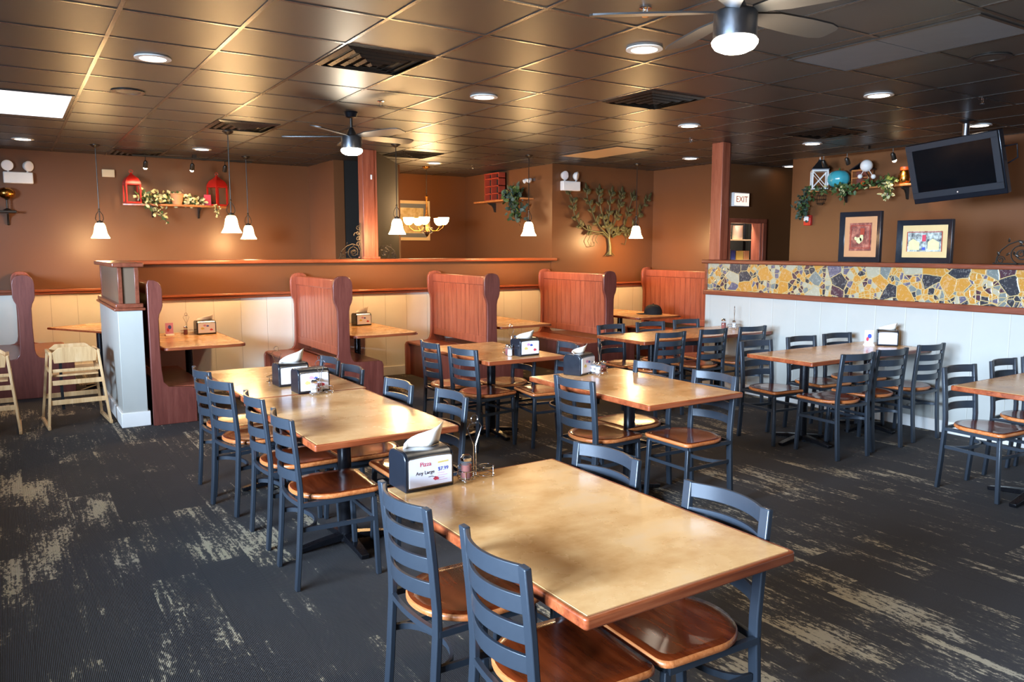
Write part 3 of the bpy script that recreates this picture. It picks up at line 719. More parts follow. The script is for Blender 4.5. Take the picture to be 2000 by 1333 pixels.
def menu(x, y, z, rotz, label, face, h=.13):
    t = thing('menu_card', label, 'menu card', (x, y, z), rotz)
    MB().prism([(-.035,0),(.035,0),(.012,.018),(-.012,.018)], -.045, .045, 'x').build('holder_base', M['white'], t, bevel=.002)
    c = MB().box(-.04, -.0025, .016, .04, .0025, .016+h).build('card', M[face], t, smooth=False)
    MB().prism([(.004+.018*cos(2*pi*k/12), .09+.022*sin(2*pi*k/12)) for k in range(12)], -.0032, -.0024, 'y').build('print', M['blue_ink'], c, smooth=False)
    MB().prism([(-.014+.012*cos(2*pi*k/12), .062+.02*sin(2*pi*k/12)) for k in range(12)], -.0034, -.0024, 'y').build('print', M['red_ink'], c, smooth=False)
menu(6.74, 4.26, .76, -.75, 'lilac menu card in a white holder beside the wall-side dispenser', 'card')
menu(1.44, 9.05, .725, .1, 'pink menu card on the first booth table, next to the partition end', 'pink_ink', .12)
o = thing('baseball_cap', 'black baseball cap lying on the farthest booth table', 'cap', (7.78, 8.28, .725), -.57); o.scale = (1.3,1.3,1.3)
b = MB(); prof = [(.088,0),(.09,.02),(.086,.05),(.072,.082),(.045,.103),(.012,.110),(0,.110)]
b.lathe(prof, (0,0,0), 20, Matrix.Diagonal((1.12,1,1))); b.build('crown', M['black_matte'], o)
pts = [(-.07-.0,-.065)] + [(-.08-.105*sin(pi*k/10), -.07+.14*k/10) for k in range(1, 10)] + [(-.07,.065)]
MB().prism(pts, .004, .010).build('brim', M['black_matte'], o, bevel=.002); MB().ball((0,0,.112), .007, 8).build('button', M['black_matte'], o)

# ------------------------------------------------------------------ ceiling things
def downlight(x, y, label, on=True):
    t = thing('ceiling_downlight', label, 'downlight', (x, y, HC), 0, 'round recessed ceiling downlights')
    MB().lathe([(.082,.0),(.112,-.002),(.114,-.010),(.082,-.012),(.082,0)], seg=28, cap=False).build('trim_ring', M['white'], t)
    MB().lathe([(0,-.006),(.082,-.006),(.082,-.003),(0,-.003)], seg=28).build('lens', M['canlight'], t)
    return t
def lamp(kind, name, loc, energy, color, size=.05, spot=None, rot=(0,0,0), sy=None):
    l = D.lights.new(name, kind); l.energy = energy; l.color = color
    if kind == 'AREA':
        l.size = size
        if sy: l.shape = 'RECTANGLE'; l.size_y = sy
    else: l.shadow_soft_size = size
    if spot: l.spot_size = radians(spot); l.spot_blend = .7
    o = D.objects.new(name, l); COL.objects.link(o); o.location = loc; o.rotation_euler = rot
    return o
WARM = (1, .68, .38)
DL = [(.89,5.69,'white round downlight left of the big ceiling vent, upper left'),(.25,10.61,'small round downlight at the far left, over the left room'),(2.15,10.46,'downlight between the two left pendant lamps, over the left room'),
      (3.37,5.63,'round downlight right of the small ceiling fan'),(3.42,3.77,'large round downlight just left of the near fan light'),(5.88,5.79,'small downlight right of the second ceiling vent'),
      (7.99,7.83,'small dim downlight above and left of the right wooden post'),(6.01,3.83,'yellow glowing downlight right of the near fan light'),(8.08,5.96,'small yellow downlight above the lantern shelf'),
      (10.0,7.75,'downlight in the dark corridor by the exit sign'),(8.30,4.18,'small downlight right of the television pole'),(5.31,10.28,'downlight over the alcove with the chandelier')]
for x, y, lb in DL:
    downlight(x, y, lb)
    if x < 9: lamp('SPOT', 'downlight_lamp', (x, y, HC-.02), 10 if y > 7 and x > 7 else 28, WARM, .06, 120)
def vent(x, y, label):
    t = thing('ceiling_vent', label, 'ceiling vent', (x, y, HC), 0, 'square black ceiling air vents')
    MB().box(-.30,-.30,-.002,.30,.30,.0).build('backing', M['black_wall'], t, smooth=False)
    for i, s in enumerate((.30,.235,.17,.105,.045)):
        b = MB(); w = .022 if i else .03; bm = b.bm; zz = -.008 - .006*i
        lo = [(-s,-s),(s,-s),(s,s),(-s,s)]; hi = [(-s+w,-s+w),(s-w,-s+w),(s-w,s-w),(-s+w,s-w)]
        A = [bm.verts.new((*p, zz)) for p in lo]; B = [bm.verts.new((*p, zz-.012)) for p in hi]
        A2 = [bm.verts.new((*p, zz+.005)) for p in lo]; B2 = [bm.verts.new((*p, zz-.007)) for p in hi]
        for j in range(4):
            k = (j+1)%4
            bm.faces.new((A[j],A[k],B[k],B[j])); bm.faces.new((A2[j],A2[k],B2[k],B2[j])); bm.faces.new((A[j],A[k],A2[k],A2[j])); bm.faces.new((B[j],B[k],B2[k],B2[j]))
        b.build('louver', M['grille'], t, smooth=False)
    return t
for x, y, lb in ((2.13,4.97,'large black square ceiling vent, upper centre left'),(4.62,4.97,'black square ceiling vent right of centre, behind the near fan'),(2.10,8.28,'black ceiling vent behind the first pendant cord'),
                 (4.60,9.5,'black ceiling vent above the partition post, by the alcove'),(1.50,11.3,'small dark ceiling vent over the left room wall'),(7.45,5.35,'dark ceiling vent above the lantern shelf')): vent(x, y, lb)
def panel(x0, y0, x1, y1, mat, label, n=1):
    t = thing('ceiling_light_panel', label, 'ceiling light', ((x0+x1)/2, (y0+y1)/2, HC)); w, l = (x1-x0)/2, (y1-y0)/2
    b = MB().box(-w,-l,-.008,-w+.02,l,0).box(w-.02,-l,-.008,w,l,0).box(-w+.02,-l,-.008,w-.02,-l+.02,0).box(-w+.02,l-.02,-.008,w-.02,l,0).build('frame', M['tbar'], t)
    for k in range(n):
        a = -l+.02 + (2*l-.04)*k/n; MB().box(-w+.02, a+(.008 if k else 0), -.005, w-.02, a+(2*l-.04)/n, -.001).build('lens', M[mat], t, smooth=False)
panel(-.05, 7.42, .56, 8.75, 'troffer', 'lit white rectangular ceiling light at the left edge')
panel(6.30, 7.40, 6.92, 8.60, 'cream_lens', 'unlit cream ceiling light panel near the metal tree wall')
panel(4.40, 2.25, 5.02, 3.47, 'dimpanel', 'unlit grey ceiling light panel at upper right', 2)
lamp('AREA', 'troffer_lamp', (.255, 8.08, HC-.02), 10, (.9,.93,1), .5, sy=1.1)
for x, y, lb in ((.90,6.99,'round ceiling speaker left, behind the white downlight'),(5.45,2.71,'round dark ceiling speaker at the upper right')):
    t = thing('ceiling_speaker', lb, 'ceiling speaker', (x, y, HC)); MB().lathe([(.09,0),(.125,-.002),(.127,-.010),(.09,-.008),(.09,0)], seg=28, cap=False).build('rim', M['tbar'], t); MB().lathe([(0,-.009),(.09,-.006),(.09,-.002),(0,-.002)], seg=28).build('grille', M['tile'], t)
for x, y, lb in ((2.86,3.15,'sprinkler head above the near fan blade'),(2.75,6.29,'sprinkler head above the small ceiling fan'),(6.87,3.45,'sprinkler head above the television'),(6.60,6.47,'sprinkler head left of the right wooden post'),(6.0,10.35,'sprinkler head in front of the red letter box shelf')):
    t = thing('sprinkler_head', lb, 'sprinkler', (x, y, HC)); MB().lathe([(.03,0),(.032,-.005),(.012,-.008)], seg=14).build('flange', M['chrome'], t)
    MB().tube([(-.012,0,-.006),(-.014,0,-.03),(0,0,-.042),(.014,0,-.03),(.012,0,-.006)], .003, 6).lathe([(.018,-.046),(.018,-.043),(0,-.043)], seg=12).build('frame', M['chrome'], t)
def fan(x, y, a0, label):
    t = thing('ceiling_fan', label, 'ceiling fan', (x, y, HC), 0, None)
    MB().lathe([(0,0),(.062,0),(.066,-.008),(.05,-.045),(.016,-.055),(0,-.055)], seg=24).build('canopy', M['iron'], t)
    MB().lathe([(.013,-.05),(.013,-.15)], seg=12).build('downrod', M['dark_metal'], t)
    MB().lathe([(.014,-.135),(.025,-.145),(.045,-.19),(.05,-.205),(.088,-.212),(.094,-.222),(.094,-.325),(.088,-.332),(0,-.332)], seg=32).build('motor_housing', M['steel'], t)
    MB().lathe([(.094,-.33),(.100,-.338),(.098,-.350),(.085,-.368),(.055,-.382),(0,-.388)], seg=32).build('light_globe', M['fanlight'], t)
    for k in range(5):
        a = a0 + 2*pi*k/5; R = Matrix.Rotation(a, 3, 'Z')
        b = MB(); bm = b.bm; top = []; bot = []
        for u, w, z in ((.09,.028,-.215),(.16,.045,-.214),(.22,.062,-.213),(.42,.072,-.213),(.56,.070,-.213),(.62,.055,-.213),(.635,.03,-.213)):
            for s in (1, -1):
                p = R @ Vector((u, s*w, 0)); tz = -s*w*.2
                top.append(bm.verts.new((p.x, p.y, z+tz+.004))); bot.append(bm.verts.new((p.x, p.y, z+tz-.004)))
        for i in range(0, len(top)-2, 2):
            bm.faces.new((top[i],top[i+2],top[i+3],top[i+1])); bm.faces.new((bot[i],bot[i+1],bot[i+3],bot[i+2]))
            bm.faces.new((top[i],bot[i],bot[i+2],top[i+2])); bm.faces.new((top[i+1],top[i+3],bot[i+3],bot[i+1]))
        bm.faces.new((top[0],top[1],bot[1],bot[0])); bm.faces.new((top[-2],bot[-2],bot[-1],top[-1]))
        b.build('blade', M['tile'], t)
    return t
fan(2.74, 6.95, radians(4), 'small dark ceiling fan with a glowing round light, over the far tables')
fan(2.74, 2.44, radians(-2), 'near ceiling fan with bright round light, blades cut off by the top edge')
lamp('POINT', 'fan_lamp', (2.74, 6.95, 2.40), 14, (1,.84,.62), .09)
lamp('POINT', 'fan_lamp', (2.74, 2.44, 2.40), 48, (1,.84,.62), .09)

def pendant(x, y, zb, label, group='glass bell pendant lamps on long rods', R=.105):
    t = thing('pendant_lamp', label, 'pendant lamp', (x, y, 0), 0, group); h = .185; zt = zb + h
    MB().lathe([(0,HC),(.058,HC),(.058,HC-.008),(.03,HC-.03),(.008,HC-.04),(0,HC-.04)], seg=20).build('canopy', M['dark_metal'], t)
    MB().tube([(0,0,HC-.03),(0,0,zt+.16)], .0055, 8).build('rod', M['dark_metal'], t)
    b = MB(); b.lathe([(.006,zt+.17),(.016,zt+.16),(.006,zt+.15),(.006,zt+.03),(.03,zt+.02),(.034,zt-.005),(0,zt-.005)], seg=14)
    for s in (-1, 1): b.tube([(0,0,zt+.15),(s*.035,0,zt+.10),(s*.045,0,zt+.05),(s*.028,0,zt+.015)], .004, 6)
    b.build('fitting', M['dark_metal'], t)
    prof = [(.030,zt),(.045,zt-.008),(.060,zt-.04),(.068,zt-.09),(.078,zt-.135),(.098,zb+.015),(R,zb),(R-.006,zb+.001),(.090,zb+.018),(.070,zt-.135),(.060,zt-.09),(.05,zt-.04),(.02,zt-.012),(0,zt-.012)]
    MB().lathe(prof, seg=28).build('bell_shade', M['bulb'], t, ang=70)
    lamp('POINT', 'pendant_glow', (x, y, zb-.03), 36, (1,.58,.24), .06)
pendant(2.07, 8.77, 1.83, 'glowing bell pendant over the first booth table, on a long dark rod')
pendant(4.005, 8.75, 1.835, 'glowing bell pendant in front of the alcove, right of the partition post')
pendant(5.95, 8.78, 1.835, 'glowing bell pendant over the third booth, below the trailing plant')
pendant(7.89, 8.80, 1.815, 'glowing bell pendant right of the metal tree')
pendant(2.82, 11.0, 1.79, 'glowing bell pendant in the left room, behind and right of a brighter one')
pendant(.99, 10.75, 1.785, 'leftmost glowing bell pendant, against the left room wall')
# chandelier
t = thing('chandelier', 'brass chandelier with glowing cup shades in the alcove', 'chandelier', (5.44, 10.8, 0))
MB().lathe([(0,HC),(.06,HC),(.055,HC-.02),(.01,HC-.04),(0,HC-.04)], seg=18).build('canopy', M['gold'], t)
b = MB()
for k in range(14): b.tube([(.009*cos(2*pi*j/8)*(k%2), .009*cos(2*pi*j/8)*((k+1)%2), HC-.055-.028*k+.018*sin(2*pi*j/8)) for j in range(8)], .003, 5, True)
b.build('chain', M['dark_metal'], t)
MB().lathe([(.008,2.47),(.03,2.45),(.012,2.40),(.02,2.2),(.04,2.12),(.015,2.04),(.03,1.95),(.05,1.92),(.02,1.86),(0,1.84)], seg=18).build('stem', M['gold'], t)
MB().ball((0,0,1.94), .10, 16, (1,1,.7)).build('glass_bowl', M['glass'], t)
for k in range(5):
    a = 2*pi*k/5 + .35; R = Matrix.Rotation(a, 3, 'Z')
    b = MB().tube([R @ Vector(p) for p in ((.02,0,2.0),(.10,0,1.93),(.20,0,1.93),(.27,0,1.98),(.28,0,2.02))], .007, 8)
    arm = b.build('arm', M['gold'], t)
    c = R @ Vector((.28, 0, 0)); MB().lathe([(.025,2.02),(.05,2.035),(.075,2.07),(.085,2.13),(.078,2.13),(.065,2.07),(0,2.04)], (c.x, c.y, 0), 20).build('cup_shade', M['chand'], arm, ang=70)
lamp('POINT', 'chandelier_glow', (5.44, 10.8, 2.28), 34, (1,.62,.30), .12)
# track lights
def head(b, p, d, L=.09, r=.028):
    p = Vector(p); d = Vector(d).normalized(); m = d.to_track_quat('Z', 'Y').to_matrix(); b.lathe([(r*.6,0),(r,.02),(r*1.05,L),(r*.85,L),(r*.8,.03),(0,.03)], p, 14, m)
def track(x0, y0, x1, y1, heads, label, aim, metal='dark_metal'):
    t = thing('track_light', label, 'track light', ((x0+x1)/2, (y0+y1)/2, HC)); cx, cy = (x0+x1)/2, (y0+y1)/2
    MB().bar((x0-cx,y0-cy,-.05),(x1-cx,y1-cy,-.05), .03, .022).bar((0,0,-.04),(0,0,0), .05, .05).build('track', M[metal], t)
    for u, on in heads:
        p = Vector((x0+(x1-x0)*u-cx, y0+(y1-y0)*u-cy, -.06)); b = MB().tube([p, p+Vector((0,0,-.07))], .005, 6); q = p + Vector((0,0,-.08)); head(b, q - Vector(aim)*.03, aim)
        s = b.build('spot_head', M[metal], t)
        if on:
            c = q + Vector(aim).normalized()*.068; MB().ball(c, .025, 12).build('bulb', M['spotbulb'], s)
            lamp('SPOT', 'track_lamp', Vector((cx,cy,HC)) + q + Vector(aim).normalized()*.10, 14, (1,.70,.42), .03, 95, Vector(aim).to_track_quat('-Z','Y').to_euler())
track(1.45, 11.2, 2.95, 11.2, ((.1,1),(.48,1),(.76,0)), 'black ceiling track light above the red lantern shelf', (0,.55,-.8))
track(8.85, 6.5, 8.85, 5.0, ((.1,0),(.32,0),(.72,1)), 'ceiling track light above the teal pumpkin shelf', (.5,0,-.8))

# ------------------------------------------------------------------ television
t = thing('television', 'black flat television tilted down on a ceiling pole', 'television', (7.93, 4.12, HC))
MB().lathe([(.065,0),(.07,-.01),(.04,-.03),(.032,-.03),(.032,-.34)], seg=18).build('ceiling_pole', M['steel'], t)
tilt = Matrix.Rotation(radians(-16), 3, 'Y') @ Matrix.Rotation(radians(0), 3, 'Z'); c = Vector((-.09, .03, -.43)); rx = Matrix.Rotation(radians(-4), 3, 'X'); R = rx @ tilt
MB().obox(c + R @ Vector((.012,0,-.03)), (.075,.895,.60), R).build('cabinet', M['black'], t, bevel=.008)
b = MB()
for (dy, dz, sy, sz) in ((0,.240,.87,.056),(0,-.242,.87,.062),(.405,0,.06,.43),(-.405,0,.06,.43)): b.obox(c + R @ Vector((-.040, dy, dz)), (.02, sy, sz), R)
b.build('bezel', M['gunmetal'], t)
s = MB().obox(c + R @ Vector((-.036,0,.002)), (.012,.76,.43), R).build('screen', M['screen'], t, smooth=False)
MB().obox(c + R @ Vector((-.052,-.01,-.25)), (.004,.008,.010), R).build('power_light', M['exitglow'], t)
MB().obox(c + Vector((.085,0,.03)), (.10,.22,.22)).build('wall_bracket', M['iron'], t)
MB().tube([c+R@Vector((.05,-.42,.10)), c+Vector((.10,-.50,.16)), c+Vector((.13,-.50,.04)), c+Vector((.12,-.40,-.02))], .007, 6).build('cable', M['black'], t)

# ------------------------------------------------------------------ wall fixtures
def emergency(loc, rotz, label):
    t = thing('emergency_light', label, 'emergency light', loc, rotz, 'white twin-head emergency lights')
    MB().box(-.16,-.085,-.085,.16,0,.055).build('battery_box', M['white'], t, bevel=.01)
    for s, tw in ((-1,.15),(1,.7)):
        d = Vector((sin(tw)*.9, -cos(tw), -.1)).normalized(); m = d.to_track_quat('Z','Y').to_matrix(); c = Vector((s*.11,-.04,.135))
        hd = MB().tube([(s*.10,-.04,.05),(s*.11,-.04,.09)], .01, 8).lathe([(.02,-.05),(.05,-.03),(.066,.01),(.066,.022)], c, 22, m).build('lamp_head', M['white'], t)
        MB().lathe([(.060,.016),(.056,.027),(0,.034)], c, 22, m).build('lens', M['card'], hd)
emergency((7.10, 9.42, 2.60), 0, 'white twin-head emergency light on the wall above the metal tree')
emergency((.20, 11.8, 2.56), 0, 'white twin-head emergency light on the left room wall')
t = thing('exit_sign', 'lit exit sign on the dark corridor wall', 'exit sign', (9.19, 8.0, 2.385))
MB().box(-.17,-.05,-.10,.17,0,.10).build('housing', M['white'], t, bevel=.006)
f = MB().box(-.155,-.054,-.088,.155,-.049,.088).build('lit_face', M['exitglow'], t, smooth=False); text('EXIT', .125, M['orange'], f, (0,-.0545,-.0), (pi/2,0,0), depth=.0008)
tag(MB().box(-.075,-.045,-.05,.075,0,.05).build('wall_sensor', M['cream_lens'], None, (1.22, 11.8, 2.655), bevel=.006), 'small cream alarm box left of the red lanterns', 'alarm box')
t = thing('fire_alarm', 'red fire alarm with white strobe, under the hanging ivy', 'fire alarm', (9.3, 6.86, 2.05))
MB().box(-.045,-.055,-.07,0,.055,.07).build('housing', M['red'], t, bevel=.006); MB().box(-.06,-.03,-.01,-.044,.045,.055).build('strobe', M['white'], t, bevel=.004)

# metal tree on the back wall
t = thing('metal_tree', 'green-gold metal tree sculpture hanging between two wall sconces of light', 'wall art', (7.87, 9.372, 1.56))
t['label'] = 'branching green-gold metal tree hanging on the brown wall'
def TW(cx, cy):   # crop coordinates measured once, turned into metres on the wall (about 2.05 mm per unit)
    return Vector(((cx-1450)*.00206, 0, (1055-cy)*.00206 + .0))
BR = [[(1440,930),(1380,885),(1300,880),(1220,865),(1160,830),(1120,770),(1095,700),(1100,650),(1050,575)],
      [(1430,905),(1370,860),(1310,800),(1270,720),(1232,640),(1222,580)],[(1440,890),(1400,820),(1370,740),(1340,650),(1342,585)],
      [(1448,885),(1432,820),(1442,720),(1450,640),(1460,590)],[(1462,895),(1482,830),(1530,740),(1552,660),(1560,590)],
      [(1470,905),(1530,872),(1600,820),(1642,690),(1670,610)],[(1475,920),(1560,880),(1640,885),(1705,800),(1762,700),(1830,615)]]
b = MB(); lf = MB(); random.seed(3)
b.tube([TW(1450,1050), TW(1452,990), TW(1440,930), TW(1448,885)], .03, 8, radii=[.032,.024,.020,.014])
for k in (-1.2,-.7,-.2,.3,.8,1.3): b.tube([TW(1450+8*k,1030), TW(1450+36*k,1058)], .008, 6, radii=[.012,.004])
for br in BR:
    n = len(br); b.tube([TW(*p) for p in br], .01, 6, radii=[.011*(1-i/n)+.004 for i in range(n)])
    pts = [TW(*p) for p in br]
    for i in range(max(1, n//3), n):
        for s in (-1, 1, -1, 1):
            d = (pts[i]-pts[i-1]).normalized(); sd = Vector((-d.z*s, 0, d.x*s)); q = pts[i-1].lerp(pts[i], random.uniform(.3,.9))
            lf.leaf(q, (d*.8 + sd).normalized() + Vector((0,-.15,0)), random.uniform(.09,.12), .052, (0,-1,0))
    d = (pts[-1]-pts[-2]).normalized(); lf.leaf(pts[-1], d, .12, .055, (0,-1,0)); lf.leaf(pts[-1]-d*.03, d+Vector((.5,0,0)), .10, .05, (0,-1,0))
for c in ([(1400,905),(1330,895),(1265,905),(1238,950),(1262,990),(1300,985),(1302,955)],[(1385,900),(1330,905),(1310,940),(1330,965)],[(1500,905),(1580,895),(1615,930),(1600,975),(1570,965)],[(1330,840),(1280,835),(1262,862),(1290,878)]):
    b.tube([TW(*p) for p in c], .005, 6)
b.build('branches', M['verdigris'], t); o = lf.build('leaves', M['verdigris'], t, ang=80); s = o.modifiers.new('s', 'SOLIDIFY'); s.thickness = .003

# wrought-iron scroll ornaments
def scroll(label, loc, rotz, mir=1, sc=1.0, tall=True, mat='dark_metal'):
    t = thing('iron_scroll', label, 'metal ornament', loc, rotz); b = MB()
    def spiral(cx, cz, r0, r1, a0, a1, n=26): return [(mir*(cx+(r0+(r1-r0)*k/n)*cos(a0+(a1-a0)*k/n))*sc, 0, (cz+(r0+(r1-r0)*k/n)*sin(a0+(a1-a0)*k/n))*sc) for k in range(n+1)]
    b.tube(spiral(-.10,.09,.09,.02,-pi/2,-pi/2-4.4*pi/2*1.5), .006, 6); b.tube(spiral(-.10,.09,.035,.01,0,3*pi), .005, 6)
    b.tube([(mir*x*sc,0,z*sc) for x, z in ((-.30,.004),(-.29,.06),(-.26,.12),(-.20,.17),(-.12,.20),(-.04,.18),(0,.10))], .006, 6)
    b.tube(spiral(-.26,.035,.035,.01,0,3*pi), .005, 6); b.tube([(mir*-.32*sc,0,.006),(mir*.0*sc,0,.006)], .006, 6)
    if tall:
        b.tube([(0,0,.004),(0,0,.48*sc)], .007, 6)
        for z in (.2,.27,.34,.41): b.tube(spiral(-.03,z,.035,.008,0,2.6*pi,14), .005, 6)
        b.tube(spiral(-.07,.31,.07,.02,-pi/3,pi), .006, 6)
    if mat: b.build('scrollwork', M[mat], t)
    lf = MB(); random.seed(5)
    for k in range(9): lf.leaf((mir*random.uniform(-.27,-.02)*sc, -.004, random.uniform(.04,.19)*sc), (random.uniform(-1,1),-.2,random.uniform(-.3,1)), .045*sc, .022*sc, (0,-1,0))
    o = lf.build('leaves', M[mat], t, ang=80); s = o.modifiers.new('s', 'SOLIDIFY'); s.thickness = .002
scroll('wrought-iron scroll on the partition top, left of the wooden post', (3.815, 9.45, 1.531), 0, 1, .95)
scroll('low wrought-iron scroll on the partition top, right of the wooden post', (4.06, 9.46, 1.531), 0, -1, .85, False)
scroll('dark wrought-iron scroll on the half wall ledge, at the right edge', (7.17, 3.10, 1.531), -pi/2, 1, 1.0, False)

# framed pictures on the half wall ledge
def picture(x, y, z, w, h, fr, matm, label, rotz=-pi/2, lean=0, fw=.045, name='framed_picture', inner=True, frame='black'):
    t = thing(name, label, 'picture', (x, y, z), rotz)
    b = MB(); bm = b.bm
    o_ = [(-w/2,0),(w/2,0),(w/2,h),(-w/2,h)]; i_ = [(-w/2+fw,fw),(w/2-fw,fw),(w/2-fw,h-fw),(-w/2+fw,h-fw)]
    L = [[bm.verts.new((p[0], yy, p[1])) for p in pts] for pts, yy in ((o_, .03),(o_, -.015),(i_, .004),(i_, .03))]
    for A, B in zip(L, L[1:] + L[:1]):
        for j in range(4): bm.faces.new((A[j], A[(j+1)%4], B[(j+1)%4], B[j]))
    b.build('frame', M[frame], t, bevel=.003)
    mt = MB().box(-w/2+fw-.004, .008, fw-.004, w/2-fw+.004, .016, h-fw+.004).build('mat_board', M[matm], t, smooth=False)
    k = .22*w if w < h else .17*w; y0 = .0065
    ar = MB().box(-w/2+fw+k*.55, y0, fw+k*.62, w/2-fw-k*.55, .010, h-fw-k*.62).build('print', M[fr], mt, smooth=False)
    return t, ar
def artmat(name, a, b_, c, sc):
    t = NT(name); p = t.obj(); n = t.noise(t.scaled(p, (sc,1,sc)), 1.0, 5, .6).outputs[0]; return t.out(t.ramp(n, [(.35,a),(.5,b_),(.66,c)]), .25, 0, .5)
M['art1'] = artmat('maroon_print', lin(84,40,44), lin(130,70,64), lin(190,120,100), 16)
M['art2'] = artmat('reflection_print', lin(60,62,70), lin(150,156,150), lin(214,222,216), 22)  # pale tones stand in for windows reflected in the picture glass
M['art3'] = artmat('pale_print', lin(190,160,110), lin(214,190,140), lin(230,214,176), 8)
def print_rects(ar, pts, mm):  # flat rectangles of the artwork: inner border strips and ink patches
    for x0, z0, x1, z1 in pts: MB().box(x0, .003, z0, x1, .0066, z1).build('print', M[mm], ar, smooth=False)
t, ar = picture(7.20, 4.71, 1.531, .45, .50, 'art1', 'mat_orange', 'tall black framed picture with orange mat on the half wall ledge', fw=.05)
print_rects(ar, [(-.107,.135,-.100,.365),(.100,.135,.107,.365),(-.100,.135,.100,.142),(-.100,.358,.100,.365),(.0,.27,.045,.335)], 'mat_red')
for cx, cz, rx_, rz_ in ((-.012,.215,.030,.028),(-.05,.235,.014,.016),(.014,.24,.020,.034)): MB().prism([(cx+rx_*cos(2*pi*k/9), cz+rz_*sin(2*pi*k/9)*(1+.25*(k%2))) for k in range(9)], .0045, .0066, 'y').build('print', M['cream'], ar, smooth=False)
t, ar = picture(7.20, 4.055, 1.531, .525, .40, 'art2', 'mat_cream', 'wide black framed picture with cream mat on the half wall ledge', fw=.05)
for a, b_ in ((-.15,-.045),(.035,.14)): MB().prism([(a,.12),(b_,.12),(b_,.19),((a*.6+b_*.4),.225),(a,.195)], .0045, .0066, 'y').build('print', M['cream'], ar, smooth=False)  # pale shapes paint the reflected windows into the artwork
print_rects(ar, [(-.168,.105,-.161,.29),(.161,.105,.168,.29),(-.161,.283,.161,.29)], 'mat_red'); print_rects(ar, [(-.02,.20,.015,.26)], 'red_ink'); print_rects(ar, [(-.018,.12,.012,.145)], 'blue_ink')
picture(5.76, 11.985, 1.80, .66, .66, 'art3', 'dimpanel', 'large pale framed picture on the alcove wall, behind the chandelier', 0, fw=.05, frame='cream_lens')

# ------------------------------------------------------------------ shelves and their ornaments
def shelf(x, y, z, w, d, rotz, label, curved=False, mat='shelfwood', brk=(.3,-.3)):
    """back at local y=0, projecting to -y"""
    t = thing('wall_shelf', label, 'shelf', (x, y, z), rotz)
    if curved: pts = [(-w/2,0)] + [(-w/2+w*k/14, -d*(.45+.55*sin(pi*k/14))) for k in range(15)] + [(w/2,0)]
    else: pts = [(-w/2,0),(-w/2,-d),(w/2,-d),(w/2,0)]
    MB().prism(pts, -.028, 0).build('board', M[mat], t, bevel=.005)
    for bx in brk:
        b = MB().prism([(0,-.028),(-d*.7,-.028),(-d*.68,-.045),(-d*.35,-.07),(-d*.22,-.11),(-.03,-.17),(0,-.18)], bx-.012, bx+.012, 'x'); b.build('bracket', M['dark_metal'], t, bevel=.004)
    return t
def garland(name, label, pts, n, spread, mats=('green','cream'), mix=.3, loc=(0,0,0), size=.055, stems='green', grapes=None):
    t = thing(name, label, 'garland', loc); pts = [Vector(p) for p in pts]
    MB().tube(pts, .005, 6).build('stem', M['dark_metal'], t)
    L = {m: MB() for m in mats}; cnt = 0
    for k in range(n):
        u = random.random()*(len(pts)-1); i = int(u); q = pts[i].lerp(pts[min(i+1,len(pts)-1)], u-i) + Vector([random.gauss(0, spread) for _ in range(3)])
        mm = mats[1] if random.random() < mix else mats[0]; d = Vector([random.gauss(0,1) for _ in range(3)])
        L[mm].leaf(q, d, size*random.uniform(.7,1.3), size*.75, Vector([random.gauss(0,1) for _ in range(3)]))
    for m_, b in L.items():
        o = b.build('leaves' if m_ == mats[0] else 'blossoms', M[m_], t, ang=80)
    return t
# left room shelf
shelf(2.04, 11.8, 2.262, 1.36, .27, 0, 'curved wall shelf holding two red lanterns in the left room', True)
def lantern(loc, label, h=.40, w=.20, rotz=0, mat='red', dome=True):
    t = thing('lantern', label, 'lantern', loc, rotz); m = M[mat]; hb = h*.64
    MB().box(-w/2,-w/2,0,w/2,w/2,.02).box(-w/2,-w/2,hb-.02,w/2,w/2,hb).build('tray', m, t, bevel=.003)
    for sx in (-1,1):
        for sy in (-1,1): MB().box(sx*w/2-.018*(sx>0), sy*w/2-.018*(sy>0), .02, sx*w/2+.018*(sx<0), sy*w/2+.018*(sy<0), hb-.02).build('corner_post', m, t)
    if dome: MB().lathe([(w*.70,hb),(w*.68,hb+.02),(w*.52,hb+.07),(w*.28,hb+h*.24),(w*.10,hb+h*.31),(.012,hb+h*.33),(.012,h),(0,h)], seg=4, m=Matrix.Rotation(pi/4,3,'Z')).build('roof', m, t, ang=50)
    else: MB().lathe([(w*.74,hb),(w*.74,hb+.012),(w*.16,hb+h*.30),(w*.12,h),(0,h)], seg=4, m=Matrix.Rotation(pi/4,3,'Z')).build('roof', M['steel'], t, ang=30)
    MB().tube([(w*.12*cos(2*pi*k/12),0,h+.01+w*.12*sin(2*pi*k/12)) for k in range(12)], .004, 6, True).build('ring', m, t)
    return t
lantern((1.48, 11.66, 2.2625), 'red metal lantern on the left end of the curved shelf', .41, .19, .1)
lantern((2.58, 11.68, 2.2625), 'red pointed lantern on the right end of the curved shelf', .43, .20, .5)
t = thing('wicker_basket', 'pink wicker basket amid flowers on the curved shelf', 'basket', (2.03, 11.60, 2.2625)); MB().lathe([(.06,0),(.085,.14),(.078,.14),(.055,.01),(0,.01)], seg=16).build('body', M['mat_orange'], t)
MB().tube([(.085*cos(2*pi*k/18),.085*sin(2*pi*k/18),.14) for k in range(18)], .006, 6, True).build('rim', M['mat_orange'], t)
t = tag(MB().box(-.045,-.02,0,.045,.02,.15).build('red_tin', M['red_ink'], None, (2.44, 11.66, 2.2625), bevel=.004), 'small patterned red box beside the right red lantern', 'box')
